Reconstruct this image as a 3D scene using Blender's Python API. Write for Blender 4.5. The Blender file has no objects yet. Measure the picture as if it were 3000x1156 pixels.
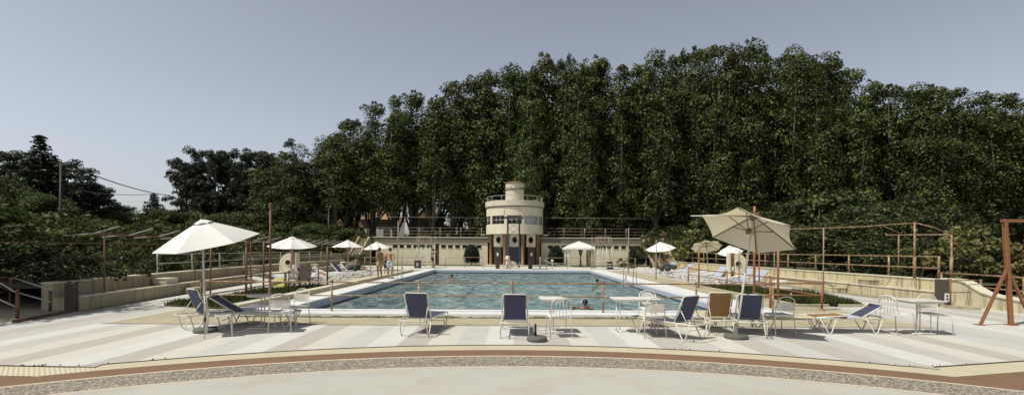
import bpy, math, random
import numpy as np
from mathutils import Vector, Matrix, Euler
rnd = random.Random(7)
R = math.radians
S = bpy.context.scene
COL = S.collection

# ---------------------------------------------------------------- camera, sky, sun, exposure
CAMH = 1.75; FPX = 1400.0; ROLL = .0055
cd = bpy.data.cameras.new('camera'); cam = bpy.data.objects.new('camera', cd); COL.objects.link(cam)
S.camera = cam
cd.sensor_width = 36; cd.lens = 36*FPX/3000; cd.shift_y = 152/3000; cd.clip_end = 3000; cd.clip_start = .05
cam.location = (0, 0, CAMH)
cam.rotation_mode = 'XYZ'
cam.rotation_euler = (Matrix.Rotation(R(90), 3, 'X') @ Matrix.Rotation(ROLL, 3, 'Z')).to_euler()
SUN_EL = R(60); SUN_AZ = math.atan2(-1.0, -.52)      # direction to the sun, from the left and a little behind
sd = Vector((math.sin(SUN_AZ)*math.cos(SUN_EL), math.cos(SUN_AZ)*math.cos(SUN_EL), math.sin(SUN_EL)))
w = bpy.data.worlds.new('World'); S.world = w; w.use_nodes = True
nt = w.node_tree; nt.nodes.clear()
sky = nt.nodes.new('ShaderNodeTexSky'); sky.sky_type = 'NISHITA'; sky.sun_disc = False
sky.sun_elevation = SUN_EL; sky.sun_rotation = SUN_AZ; sky.air_density = 1.0; sky.dust_density = 2.2; sky.ozone_density = 1.6
hs = nt.nodes.new('ShaderNodeHueSaturation'); hs.inputs['Saturation'].default_value = .47; hs.inputs['Value'].default_value = 1.0
tm = nt.nodes.new('ShaderNodeMix'); tm.data_type = 'RGBA'; tm.blend_type = 'MULTIPLY'; tm.inputs[0].default_value = 1.0
tm.inputs[7].default_value = (1.62, 1.61, 1.625, 1)
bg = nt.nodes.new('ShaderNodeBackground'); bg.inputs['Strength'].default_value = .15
wo = nt.nodes.new('ShaderNodeOutputWorld')
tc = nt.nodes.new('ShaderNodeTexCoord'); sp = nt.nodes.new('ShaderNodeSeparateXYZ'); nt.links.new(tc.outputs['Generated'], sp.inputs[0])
cr = nt.nodes.new('ShaderNodeValToRGB'); cr.color_ramp.elements.remove(cr.color_ramp.elements[1])      # sky ramp: pale haze low down, zenith dimmed to weaken ambient light
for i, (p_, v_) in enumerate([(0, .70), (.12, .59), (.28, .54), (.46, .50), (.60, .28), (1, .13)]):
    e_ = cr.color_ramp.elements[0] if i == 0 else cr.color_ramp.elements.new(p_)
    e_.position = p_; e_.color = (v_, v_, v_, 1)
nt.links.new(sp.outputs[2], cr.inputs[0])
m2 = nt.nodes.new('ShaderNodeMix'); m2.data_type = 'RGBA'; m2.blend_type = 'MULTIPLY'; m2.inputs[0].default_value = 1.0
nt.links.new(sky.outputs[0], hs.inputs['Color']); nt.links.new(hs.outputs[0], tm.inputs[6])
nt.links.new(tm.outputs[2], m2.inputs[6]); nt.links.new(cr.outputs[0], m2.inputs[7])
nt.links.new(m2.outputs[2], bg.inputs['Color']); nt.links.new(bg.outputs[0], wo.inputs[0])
sl = bpy.data.lights.new('sun', 'SUN'); sun = bpy.data.objects.new('sun', sl); COL.objects.link(sun)
sl.energy = 4.3; sl.angle = R(.5); sl.color = (1.0, .965, .875)
sun.rotation_euler = sd.to_track_quat('Z', 'Y').to_euler(); sun.location = (-30, -10, 50)
S.view_settings.view_transform = 'Standard'; S.view_settings.look = 'None'
S.view_settings.exposure = 0.0; S.view_settings.gamma = 1.0

# ---------------------------------------------------------------- helpers
def G(x, y, z=0.0):
    """point of the plane at height z that the photograph shows at x, y (3000 x 1156)"""
    dx = x-1500; dy = y-730
    a = dx*math.cos(ROLL)+dy*math.sin(ROLL); b = -dx*math.sin(ROLL)+dy*math.cos(ROLL)
    d = (CAMH-z)*FPX/b
    return Vector((a*d/FPX, d, z))
def W(x, y, d):
    """point at distance d in front of the viewer"""
    dx = x-1500; dy = y-730
    a = dx*math.cos(ROLL)+dy*math.sin(ROLL); b = -dx*math.sin(ROLL)+dy*math.cos(ROLL)
    return Vector((a*d/FPX, d, CAMH-b*d/FPX))
def tag(o, label=None, cat=None, group=None, kind=None):
    if label: o['label'] = label
    if cat: o['category'] = cat
    if group: o['group'] = group
    if kind: o['kind'] = kind
    return o
def empty(name, loc=(0, 0, 0), rz=0, label=None, cat=None, group=None):
    o = bpy.data.objects.new(name, None); COL.objects.link(o)
    o.location = loc; o.rotation_euler = (0, 0, rz); o.empty_display_size = .2
    return tag(o, label, cat, group)
def copy_tree(o, parent=None):
    c = o.copy(); COL.objects.link(c)
    if parent: c.parent = parent
    for ch in list(o.children): copy_tree(ch, c)
    return c
class MB:
    def __init__(s): s.v = []; s.f = []; s.m = []; s.mi = 0; s.sm = []
    def add(s, vs, fs, smooth=False):
        b = len(s.v); s.v += [tuple(v) for v in vs]
        for f in fs: s.f.append([b+i for i in f]); s.m.append(s.mi); s.sm.append(smooth)
        return s
    def box(s, c, d, rz=0, M=None):
        cx, cy, cz = c; hx, hy, hz = d[0]/2, d[1]/2, d[2]/2
        vs = []
        for z in (-hz, hz):
            for x, y in ((-hx, -hy), (hx, -hy), (hx, hy), (-hx, hy)):
                p = Vector((x, y, z))
                if M is not None: p = M @ p
                if rz: p = Matrix.Rotation(rz, 3, 'Z') @ p
                vs.append(p+Vector(c))
        return s.add(vs, [(3, 2, 1, 0), (4, 5, 6, 7), (0, 1, 5, 4), (1, 2, 6, 5), (2, 3, 7, 6), (3, 0, 4, 7)])
    def box2(s, a, b):
        return s.box([(a[i]+b[i])/2 for i in range(3)], [abs(b[i]-a[i]) for i in range(3)])
    def tube(s, pts, r, n=8, close=False, caps=True, r2=None):
        pts = [Vector(p) for p in pts]; L = len(pts); rings = []
        up = None
        for i, p in enumerate(pts):
            if close: t = pts[(i+1) % L]-pts[i-1]
            else: t = (pts[min(i+1, L-1)]-pts[max(i-1, 0)])
            if t.length < 1e-9: t = Vector((0, 0, 1))
            t.normalize()
            if up is None:
                up = Vector((0, 0, 1)) if abs(t.z) < .9 else Vector((1, 0, 0))
            a = t.cross(up); 
            if a.length < 1e-6: a = t.cross(Vector((1, 0, 0)))
            a.normalize(); b = a.cross(t).normalized(); up = b
            rr = r if r2 is None else r+(r2-r)*i/max(1, L-1)
            if isinstance(r, (list, tuple)): rr = r[i]
            rings.append([p+a*rr*math.cos(2*math.pi*k/n)+b*rr*math.sin(2*math.pi*k/n) for k in range(n)])
        vs = [q for ring in rings for q in ring]; fs = []
        for i in range(L if close else L-1):
            j = (i+1) % L
            for k in range(n):
                k2 = (k+1) % n; fs.append((i*n+k, i*n+k2, j*n+k2, j*n+k))
        if caps and not close:
            fs.append(tuple(range(n))[::-1]); fs.append(tuple((L-1)*n+k for k in range(n)))
        return s.add(vs, fs, True)
    def lathe(s, prof, c=(0, 0, 0), n=24, a0=0, a1=2*math.pi, smooth=True):
        full = abs(a1-a0-2*math.pi) < 1e-6; m = n if full else n+1
        vs = []
        for (r, z) in prof:
            for k in range(m):
                a = a0+(a1-a0)*k/n; vs.append((c[0]+r*math.cos(a), c[1]+r*math.sin(a), c[2]+z))
        fs = []
        for i in range(len(prof)-1):
            for k in range(n):
                k2 = (k+1) % m if full else k+1
                fs.append((i*m+k, i*m+k2, (i+1)*m+k2, (i+1)*m+k))
        return s.add(vs, fs, smooth)
    def prism(s, poly, z0, z1):
        n = len(poly); vs = [(x, y, z0) for x, y in poly]+[(x, y, z1) for x, y in poly]
        fs = [tuple(range(n))[::-1], tuple(range(n, 2*n))]+[(i, (i+1) % n, n+(i+1) % n, n+i) for i in range(n)]
        return s.add(vs, fs)
    def prism_y(s, poly, y0, y1):     # polygon in x,z extruded along y
        n = len(poly); vs = [(x, y0, z) for x, z in poly]+[(x, y1, z) for x, z in poly]
        fs = [tuple(range(n)), tuple(range(n, 2*n))[::-1]]+[(i, n+i, n+(i+1) % n, (i+1) % n) for i in range(n)]
        return s.add(vs, fs)
    def prism_x(s, poly, x0, x1):     # polygon in y,z extruded along x
        n = len(poly); vs = [(x0, y, z) for y, z in poly]+[(x1, y, z) for y, z in poly]
        fs = [tuple(range(n))[::-1], tuple(range(n, 2*n))]+[(i, (i+1) % n, n+(i+1) % n, n+i) for i in range(n)]
        return s.add(vs, fs)
    def sheet(s, poly, z): 
        return s.add([(x, y, z) for x, y in poly], [tuple(range(len(poly)))])
    def ball(s, c, r, n=10, sc=(1, 1, 1)):
        m = max(4, n//2); prof = []
        vs = []; fs = []
        for i in range(m+1):
            t = math.pi*i/m
            for k in range(n):
                a = 2*math.pi*k/n
                vs.append((c[0]+r*sc[0]*math.sin(t)*math.cos(a), c[1]+r*sc[1]*math.sin(t)*math.sin(a), c[2]-r*sc[2]*math.cos(t)))
        for i in range(m):
            for k in range(n):
                k2 = (k+1) % n; fs.append((i*n+k, i*n+k2, (i+1)*n+k2, (i+1)*n+k))
        return s.add(vs, fs, True)
    def build(s, name, mats, parent=None, bevel=0, loc=None):
        me = bpy.data.meshes.new(name); me.from_pydata(s.v, [], s.f)
        if not isinstance(mats, (list, tuple)): mats = [mats]
        for m in mats: me.materials.append(m)
        me.polygons.foreach_set('material_index', s.m)
        me.polygons.foreach_set('use_smooth', s.sm)
        me.update()
        o = bpy.data.objects.new(name, me); COL.objects.link(o)
        if parent: o.parent = parent
        if loc is not None: o.location = loc
        if bevel:
            bv = o.modifiers.new('bevel', 'BEVEL'); bv.width = bevel; bv.segments = 2; bv.limit_method = 'ANGLE'; bv.angle_limit = R(40)
        return o

# ---------------------------------------------------------------- materials
def newmat(name):
    m = bpy.data.materials.new(name); m.use_nodes = True
    return m, m.node_tree, m.node_tree.nodes['Principled BSDF']
def ramp(nt, stops, interp='LINEAR'):
    n = nt.nodes.new('ShaderNodeValToRGB'); cr = n.color_ramp; cr.interpolation = interp
    while len(cr.elements) < len(stops): cr.elements.new(.5)
    for e, (p, c) in zip(cr.elements, stops):
        e.position = p; e.color = (c[0], c[1], c[2], 1)
    return n
def noise(nt, scale, detail=4, rough=.6, vec=None, dist=0):
    n = nt.nodes.new('ShaderNodeTexNoise'); n.inputs['Scale'].default_value = scale
    n.inputs['Detail'].default_value = detail; n.inputs['Roughness'].default_value = rough; n.inputs['Distortion'].default_value = dist
    if vec is not None: nt.links.new(vec, n.inputs['Vector'])
    return n
def coords(nt, world=True, sc=None):
    if world:
        g = nt.nodes.new('ShaderNodeNewGeometry'); out = g.outputs['Position']
    else:
        g = nt.nodes.new('ShaderNodeTexCoord'); out = g.outputs['Object']
    if sc:
        mp = nt.nodes.new('ShaderNodeMapping'); mp.inputs['Scale'].default_value = sc
        nt.links.new(out, mp.inputs['Vector']); out = mp.outputs[0]
    return out
def mixc(nt, a, b, fac, mode='MIX'):
    m = nt.nodes.new('ShaderNodeMix'); m.data_type = 'RGBA'; m.blend_type = mode
    for sock, v in ((m.inputs[0], fac), (m.inputs[6], a), (m.inputs[7], b)):
        if isinstance(v, (int, float)): sock.default_value = v
        elif isinstance(v, tuple): sock.default_value = (v[0], v[1], v[2], 1)
        else: nt.links.new(v, sock)
    return m.outputs[2]
def pm(name, c1, c2=None, scale=3, rough=.7, bump=0, bscale=40, metal=0, world=True, detail=5, lo=.3, hi=.7, sc=None, c3=None, s3=12, lo3=.58, hi3=.7):
    m, nt, p = newmat(name)
    p.inputs['Roughness'].default_value = rough; p.inputs['Metallic'].default_value = metal
    v = coords(nt, world, sc)
    if c2 is None: p.inputs['Base Color'].default_value = (*c1, 1)
    else:
        n = noise(nt, scale, detail, .62, v); r = ramp(nt, [(lo, c1), (hi, c2)]); nt.links.new(n.outputs[0], r.inputs[0])
        col = r.outputs[0]
        if c3 is not None:
            n3 = noise(nt, s3, 6, .7, v); r3 = ramp(nt, [(lo3, (0, 0, 0)), (hi3, (1, 1, 1))]); nt.links.new(n3.outputs[0], r3.inputs[0])
            col = mixc(nt, col, tuple(c3), r3.outputs[0])
        nt.links.new(col, p.inputs['Base Color'])
    if bump:
        nb = noise(nt, bscale, 4, .6, v); b = nt.nodes.new('ShaderNodeBump'); b.inputs['Strength'].default_value = bump; b.inputs['Distance'].default_value = .02
        nt.links.new(nb.outputs[0], b.inputs['Height']); nt.links.new(b.outputs[0], p.inputs['Normal'])
    return m
def leafmat(name, a, b, c, scale=.9, transl=.25, rgh=.5):
    m, nt, p = newmat(name)
    g = nt.nodes.new('ShaderNodeNewGeometry')
    v = coords(nt, True)
    n = noise(nt, scale, 2, .5, v)
    add = nt.nodes.new('ShaderNodeMath'); add.operation = 'MULTIPLY_ADD'; add.inputs[1].default_value = .45; 
    nt.links.new(g.outputs['Random Per Island'], add.inputs[0]); nt.links.new(n.outputs[0], add.inputs[2])
    r = ramp(nt, [(.45, a), (.72, b), (.95, c)]); nt.links.new(add.outputs[0], r.inputs[0])
    oi = nt.nodes.new('ShaderNodeObjectInfo'); hv = nt.nodes.new('ShaderNodeHueSaturation'); mr = nt.nodes.new('ShaderNodeMapRange')
    mr.inputs['To Min'].default_value = .86; mr.inputs['To Max'].default_value = 1.16; nt.links.new(oi.outputs['Random'], mr.inputs[0]); nt.links.new(mr.outputs[0], hv.inputs['Value'])
    mh = nt.nodes.new('ShaderNodeMapRange'); mh.inputs['To Min'].default_value = .485; mh.inputs['To Max'].default_value = .515; nt.links.new(oi.outputs['Random'], mh.inputs[0]); nt.links.new(mh.outputs[0], hv.inputs['Hue'])
    nt.links.new(r.outputs[0], hv.inputs['Color']); r = hv
    nt.links.new(r.outputs[0], p.inputs['Base Color']); p.inputs['Roughness'].default_value = rgh
    p.inputs['Specular IOR Level'].default_value = .25
    t = nt.nodes.new('ShaderNodeBsdfTranslucent'); nt.links.new(r.outputs[0], t.inputs['Color'])
    mx = nt.nodes.new('ShaderNodeMixShader'); mx.inputs[0].default_value = transl
    out = nt.nodes['Material Output']
    nt.links.new(p.outputs[0], mx.inputs[1]); nt.links.new(t.outputs[0], mx.inputs[2]); nt.links.new(mx.outputs[0], out.inputs[0])
    return m
M = {}
M['white'] = pm('white_paint', (.78, .77, .73), (.66, .65, .60), 9, .42, world=False)
M['wornwhite'] = pm('worn_white_paint', (.72, .70, .64), (.50, .46, .38), 6, .5, world=False, c3=(.25, .14, .07), s3=14, lo3=.66, hi3=.74)
M['rust'] = pm('rusty_red_paint', (.155, .075, .038), (.10, .05, .028), 9, .6, world=True, c3=(.34, .17, .08), s3=20)
M['rusty_rail'] = pm('weathered_rail_paint', (.25, .145, .075), (.16, .09, .05), 7, .6, world=True, c3=(.46, .35, .20), s3=11, lo3=.50, hi3=.62)
M['orange'] = pm('orange_red_paint', (.31, .135, .055), (.24, .105, .045), 5, .5, world=True, c3=(.22, .09, .045), s3=14)
M['palerail'] = pm('pale_grey_rail_paint', (.45, .43, .40), (.32, .29, .26), 8, .5, c3=(.20, .10, .06), s3=18)
M['thin_pole'] = pm('thin_pole_paint', (.36, .28, .20), (.24, .15, .10), 5, .6)
M['darksteel'] = pm('dark_steel', (.05, .055, .075), (.08, .08, .09), 9, .5)
M['canvas'] = pm('white_canvas', (.79, .78, .74), (.74, .73, .69), 4, .85, .15, 60, world=False)
M['cream_canvas'] = pm('cream_canvas', (.76, .72, .60), (.70, .66, .54), 4, .85, .15, 60, world=False)
for k_ in ('canvas', 'cream_canvas'):
    nt = M[k_].node_tree; p = nt.nodes['Principled BSDF']; t = nt.nodes.new('ShaderNodeBsdfTranslucent'); t.inputs[0].default_value = (.92, .88, .74, 1)
    mx = nt.nodes.new('ShaderNodeMixShader'); mx.inputs[0].default_value = .10 if k_ == 'canvas' else .5; nt.links.new(p.outputs[0], mx.inputs[1]); nt.links.new(t.outputs[0], mx.inputs[2]); nt.links.new(mx.outputs[0], nt.nodes['Material Output'].inputs[0])
M['navy'] = pm('navy_sling', (.046, .052, .098), (.054, .060, .110), 30, .75, .3, 300, world=False)
M['tansling'] = pm('brown_sling', (.30, .165, .055), (.25, .135, .045), 30, .75, .3, 300, world=False)
M['beigesling'] = pm('beige_sling', (.55, .47, .30), (.48, .42, .28), 30, .75, .3, 300, world=False)
M['bluewhite'] = pm('pale_blue_sling', (.42, .45, .55), (.34, .38, .50), 12, .75, world=False)
M['towel'] = pm('white_towel', (.74, .73, .72), (.62, .62, .64), 14, .95, .4, 90, world=False)
M['rubber'] = pm('grey_concrete_base', (.13, .13, .11), (.09, .09, .08), 14, .8, .4, 60, world=False)
M['blacktube'] = pm('black_tube', (.02, .02, .022), None, rough=.4)
M['wood'] = pm('umbrella_wood', (.16, .11, .07), (.11, .075, .05), 12, .5, world=False)
M['alu'] = pm('aluminium', (.50, .50, .48), None, rough=.35, metal=.6)
M['skin'] = pm('skin', (.42, .24, .15), (.37, .20, .125), 8, .55, world=False)
M['skin2'] = pm('tanned_skin', (.28, .155, .09), (.24, .13, .08), 8, .55, world=False)
M['hair'] = pm('dark_hair', (.018, .013, .01), None, rough=.5)
M['shorts_w'] = pm('pale_swim_shorts', (.50, .55, .60), (.62, .64, .66), 20, .8, world=False)
M['shorts_y'] = pm('sand_swim_shorts', (.48, .36, .18), (.40, .29, .14), 20, .8, world=False)
M['shorts_b'] = pm('black_swimwear', (.02, .02, .03), None, rough=.8)
M['green_towel'] = pm('dark_green_bag', (.05, .075, .06), (.03, .045, .04), 8, .9, .5, 40, world=False)
M['yellowcloth'] = pm('yellow_cloth', (.58, .52, .17), (.50, .44, .13), 8, .9, world=False)
M['glass'], _n, _p = newmat('window_glass'); _p.inputs['Base Color'].default_value = (.014, .014, .013, 1); _p.inputs['Roughness'].default_value = .12; _p.inputs['Specular IOR Level'].default_value = .22
M['paleglass'], _n, _p = newmat('pale_reflection_glass'); _p.inputs['Base Color'].default_value = (.33, .35, .34, 1); _p.inputs['Roughness'].default_value = .15  # pale base colour stands in for reflections in the right-hand tower windows
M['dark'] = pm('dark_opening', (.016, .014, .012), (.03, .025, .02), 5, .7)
M['asph'] = pm('dark_door', (.07, .05, .04), (.04, .03, .025), 5, .6)
M['bark'] = pm('grey_bark', (.11, .095, .075), (.055, .047, .038), 2.2, .9, .6, 14)
M['palebark'] = pm('pale_bark', (.10, .09, .072), (.05, .045, .036), 1.4, .85, .5, 9)
M['notice'] = pm('white_notice', (.75, .75, .72), None, rough=.6)
M['blueglass'] = pm('blue_door_glass', (.022, .028, .055), (.035, .04, .07), 3, .2)
M['orange_tile'] = pm('orange_roof_tiles', (.38, .22, .11), (.28, .16, .08), 2.5, .8, .5, 12)
M['housewall'] = pm('white_house_wall', (.70, .69, .66), (.60, .59, .56), 1.2, .85)
# cream rendered walls with rain streaks of their own
def wallmat(name, c1, c2, streak=(.13, .115, .075), amt=.55, sx=2.6, sz=.5):
    m, nt, p = newmat(name); p.inputs['Roughness'].default_value = .85
    v = coords(nt, True); n = noise(nt, .8, 5, .6, v); r = ramp(nt, [(.3, c1), (.7, c2)]); nt.links.new(n.outputs[0], r.inputs[0])
    vs = coords(nt, True, (sx, sx, sz)); n2 = noise(nt, 1.6, 6, .68, vs); r2 = ramp(nt, [(.50, (0, 0, 0)), (.68, (1, 1, 1))]); nt.links.new(n2.outputs[0], r2.inputs[0])
    mul = nt.nodes.new('ShaderNodeMath'); mul.operation = 'MULTIPLY'; mul.inputs[1].default_value = amt; nt.links.new(r2.outputs[0], mul.inputs[0])
    col = mixc(nt, r.outputs[0], streak, mul.outputs[0]); nt.links.new(col, p.inputs['Base Color'])
    nb = noise(nt, 30, 3, .6, v); b = nt.nodes.new('ShaderNodeBump'); b.inputs['Strength'].default_value = .25; b.inputs['Distance'].default_value = .01
    nt.links.new(nb.outputs[0], b.inputs['Height']); nt.links.new(b.outputs[0], p.inputs['Normal'])
    return m
M['cream'] = wallmat('cream_render', (.80, .725, .53), (.75, .68, .49), amt=.16)
M['creamtower'] = wallmat('tower_render', (.72, .66, .50), (.66, .60, .45), amt=.3)
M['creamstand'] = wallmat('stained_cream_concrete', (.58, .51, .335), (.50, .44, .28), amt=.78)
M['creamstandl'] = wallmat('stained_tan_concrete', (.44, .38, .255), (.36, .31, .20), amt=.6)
M['creamtrim'] = wallmat('pale_trim', (.64, .60, .47), (.57, .53, .41), amt=.3)
M['fascia'] = wallmat('grey_brown_fascia', (.215, .185, .145), (.17, .145, .115), amt=.3)
M['brick'] = pm('orange_brown_column', (.26, .145, .065), (.18, .095, .045), 4, .7)
M['yellowstair'] = wallmat('yellow_render', (.40, .34, .19), (.33, .28, .15), amt=.5)
# leaves
M['leaf_plane'] = leafmat('plane_tree_leaves', (.010, .015, .004), (.040, .055, .013), (.175, .20, .052))
M['leaf_belt'] = leafmat('garden_tree_leaves', (.016, .026, .007), (.045, .062, .015), (.12, .14, .038), .8, rgh=.65)
M['leaf_euc'] = leafmat('eucalyptus_leaves', (.020, .026, .016), (.034, .043, .025), (.055, .062, .036), .7)
M['leaf_con'] = leafmat('conifer_needles', (.012, .018, .010), (.020, .030, .014), (.03, .042, .02), .7, .1)
M['leaf_bush'] = leafmat('bush_leaves', (.013, .020, .006), (.042, .056, .014), (.13, .145, .04), 1.2, rgh=.65)
M['leaf_mid'] = leafmat('shrub_leaves', (.010, .015, .005), (.034, .044, .013), (.13, .145, .042), 1.4)
M['leaf_yel'] = leafmat('laurel_leaves', (.055, .062, .02), (.12, .125, .038), (.26, .24, .085), 1.5)
M['leaf_top'] = leafmat('clipped_bush_leaves', (.006, .010, .004), (.011, .018, .006), (.02, .03, .009), 1.5, .1)
M['vine'] = leafmat('vine_leaves', (.035, .045, .014), (.065, .072, .022), (.12, .11, .035), 1.3)
M['grassblade'] = leafmat('grass_blades', (.03, .042, .012), (.055, .072, .018), (.11, .12, .036), 2.0)
# ---------------------------------------------------------------- setting: ground, paving, pool
PX0, PX1, PY0, PY1 = -6.2, 6.35, 13.15, 38.9          # water
CX0, CX1, CY0, CY1 = -7.0, 7.45, 12.15, 39.95         # outer edge of the coping
def frame_mesh(mb, ox0, ox1, oy0, oy1, ix0, ix1, iy0, iy1, z):
    mb.add([(ox0, oy0, z), (ox1, oy0, z), (ox1, oy1, z), (ox0, oy1, z), (ix0, iy0, z), (ix1, iy0, z), (ix1, iy1, z), (ix0, iy1, z)],
           [(0, 1, 5, 4), (1, 2, 6, 5), (2, 3, 7, 6), (3, 0, 4, 7)])
    return mb
M['earth'] = pm('dry_earth_and_grass', (.055, .06, .028), (.085, .08, .045), .35, .95, .6, 6)
M['lawn'] = pm('lawn', (.055, .075, .02), (.09, .10, .03), 1.6, .95, .8, 25)
M['surround'] = pm('tan_concrete', (.43, .375, .255), (.35, .315, .215), 1.1, .85, .3, 60, c3=(.26, .25, .16), s3=2.2, lo3=.55, hi3=.75)
M['coping'] = pm('white_coping', (.74, .74, .73), (.64, .64, .62), 1.7, .6, .2, 30, c3=(.42, .41, .36), s3=3.0, lo3=.60, hi3=.8)
M['poolwall'] = pm('pale_blue_pool_wall', (.40, .43, .49), (.32, .36, .42), 1.2, .5, c3=(.20, .24, .27), s3=4)
M['moss'] = pm('moss_stain', (.07, .075, .028), (.14, .13, .06), 5, .95, .6, 40)
def deckmat(name, c, c2):
    return pm(name, c, c2, 1.3, .8, .25, 70, c3=tuple(x*.78 for x in c), s3=2.6, lo3=.56, hi3=.8)
DECK = [deckmat('deck_cream', (.56, .54, .475), (.525, .505, .445)), deckmat('deck_pale_grey', (.495, .49, .46), (.465, .46, .43)),
        deckmat('deck_white', (.585, .575, .545), (.55, .54, .51)), deckmat('deck_tan', (.44, .41, .365), (.41, .38, .34)),
        deckmat('deck_warm_grey', (.48, .46, .42), (.45, .43, .395))]
M['plaza'] = pm('plaza_concrete', (.455, .44, .385), (.425, .418, .378), .55, .75, .15, 80, c3=(.39, .36, .295), s3=1.3, lo3=.48, hi3=.72)
M['brownband'] = pm('brown_cobble_band', (.225, .125, .07), (.165, .10, .06), 2.5, .85, .5, 90, c3=(.26, .17, .10), s3=22)
M['creamband'] = pm('cream_cobble_band', (.53, .475, .335), (.47, .42, .295), 2.2, .85, .3, 90)
M['paleline'] = pm('pale_stone_line', (.58, .49, .37), (.50, .42, .32), 6, .85)
# pebbles: voronoi stones
m, nt_, p_ = newmat('pebble_band'); v_ = coords(nt_, True)
vo = nt_.nodes.new('ShaderNodeTexVoronoi'); vo.inputs['Scale'].default_value = 38; nt_.links.new(v_, vo.inputs['Vector'])
ve = nt_.nodes.new('ShaderNodeTexVoronoi'); ve.feature = 'DISTANCE_TO_EDGE'; ve.inputs['Scale'].default_value = 38; nt_.links.new(v_, ve.inputs['Vector'])
rr_ = ramp(nt_, [(0, (.17, .135, .095)), (.35, (.29, .24, .18)), (.6, (.42, .375, .30)), (1, (.58, .54, .46))])
sx_ = nt_.nodes.new('ShaderNodeSeparateColor'); nt_.links.new(vo.outputs['Color'], sx_.inputs[0]); nt_.links.new(sx_.outputs[0], rr_.inputs[0])
re_ = ramp(nt_, [(0, (0, 0, 0)), (.10, (1, 1, 1))]); nt_.links.new(ve.outputs['Distance'], re_.inputs[0])
nt_.links.new(mixc(nt_, (.26, .215, .155), rr_.outputs[0], re_.outputs[0]), p_.inputs['Base Color']); p_.inputs['Roughness'].default_value = .8
b_ = nt_.nodes.new('ShaderNodeBump'); b_.inputs['Strength'].default_value = .8; b_.inputs['Distance'].default_value = .02
nt_.links.new(re_.outputs[0], b_.inputs['Height']); nt_.links.new(b_.outputs[0], p_.inputs['Normal']); M['pebble'] = m
# dashed cobble band on the left
m, nt_, p_ = newmat('striped_cobble_band'); v_ = coords(nt_, True)
wv = nt_.nodes.new('ShaderNodeTexWave'); wv.wave_type = 'BANDS'; wv.bands_direction = 'DIAGONAL'; wv.inputs['Scale'].default_value = 8.5; wv.inputs['Distortion'].default_value = .5
nt_.links.new(v_, wv.inputs['Vector']); rw = ramp(nt_, [(.35, (.44, .39, .27)), (.6, (.57, .52, .38))]); nt_.links.new(wv.outputs[0], rw.inputs[0])
nt_.links.new(rw.outputs[0], p_.inputs['Base Color']); p_.inputs['Roughness'].default_value = .85; M['dashband'] = m

mb = MB(); frame_mesh(mb, -1200, 1200, -60, 2200, PX0-.3, PX1+.3, PY0-.3, PY1+.3, -.05)
tag(mb.build('ground', M['earth']), kind='structure')
CCX, CCY, CR = .1, -4.03, 12.8
def front(x):
    if x < -6.1: return 6.99+.05*(-6.1-x)
    if x > 6.4: return 7.28+.24*(x-6.4)
    return CCY+math.sqrt(CR*CR-(x-CCX)**2)+(.0 if abs(x) < 6 else 0)
def arcpts(r, a0, a1, n): return [(CCX+r*math.cos(a0+(a1-a0)*i/n), CCY+r*math.sin(a0+(a1-a0)*i/n)) for i in range(n+1)]
# pebble apron in front
mb = MB(); mb.sheet([(-16, -6), (16, -6), (16, 9.5), (-16, 9.5)], -.022); tag(mb.build('pebble_paving', M['pebble']), kind='structure')
def sideband(off0, off1, z, mat, name, xa, xb):
    mb = MB(); n = 12
    A = [(xa+(xb-xa)*i/n) for i in range(n+1)]
    sgn = (lambda x: 6.99+.05*(-6.1-x)) if xa < 0 else (lambda x: 7.28+.24*(x-6.4))
    mb.sheet([(x, sgn(x)-off1) for x in A]+[(x, sgn(x)-off0) for x in A[::-1]], z)
    return tag(mb.build(name, mat), kind='structure')
for xa, xb, cm in ((-14, -5.0, 'dashband'), (5.2, 14, 'creamband')):
    sideband(1.02, 1.10, -.018, M['paleline'], 'stone_line', xa, xb)
    sideband(.50, 1.02, -.014, M['brownband'], 'brown_paving_band', xa, xb)
    sideband(-.1, .50, -.010, M[cm], 'cream_paving_band', xa, xb)
def arcband(r0, r1, z, mat, name, a0=R(15), a1=R(165), n=90, lim=None):
    mb = MB(); o = arcpts(r1, a0, a1, n); i = arcpts(r0, a0, a1, n)
    vs = [(x, y, z) for x, y in i]+[(x, y, z) for x, y in o]
    mb.add(vs, [(k, n+1+k, n+2+k, k+1) for k in range(n)])
    return tag(mb.build(name, mat), kind='structure')
arcband(12.37, 12.9, -.006, M['creamband'], 'cream_paving_band', R(60.5), R(119.2))
arcband(11.93, 12.38, -.002, M['brownband'], 'brown_paving_band')
arcband(11.87, 11.93, .0, M['paleline'], 'stone_line')
arcband(11.21, 11.87, -.001, M['pebble'], 'pebble_band')
arcband(11.14, 11.21, .001, M['paleline'], 'stone_line')
mb = MB(); mb.sheet(arcpts(11.14, 0, 2*math.pi, 120)[:-1], .0); tag(mb.build('plaza', M['plaza']), kind='structure')
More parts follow.
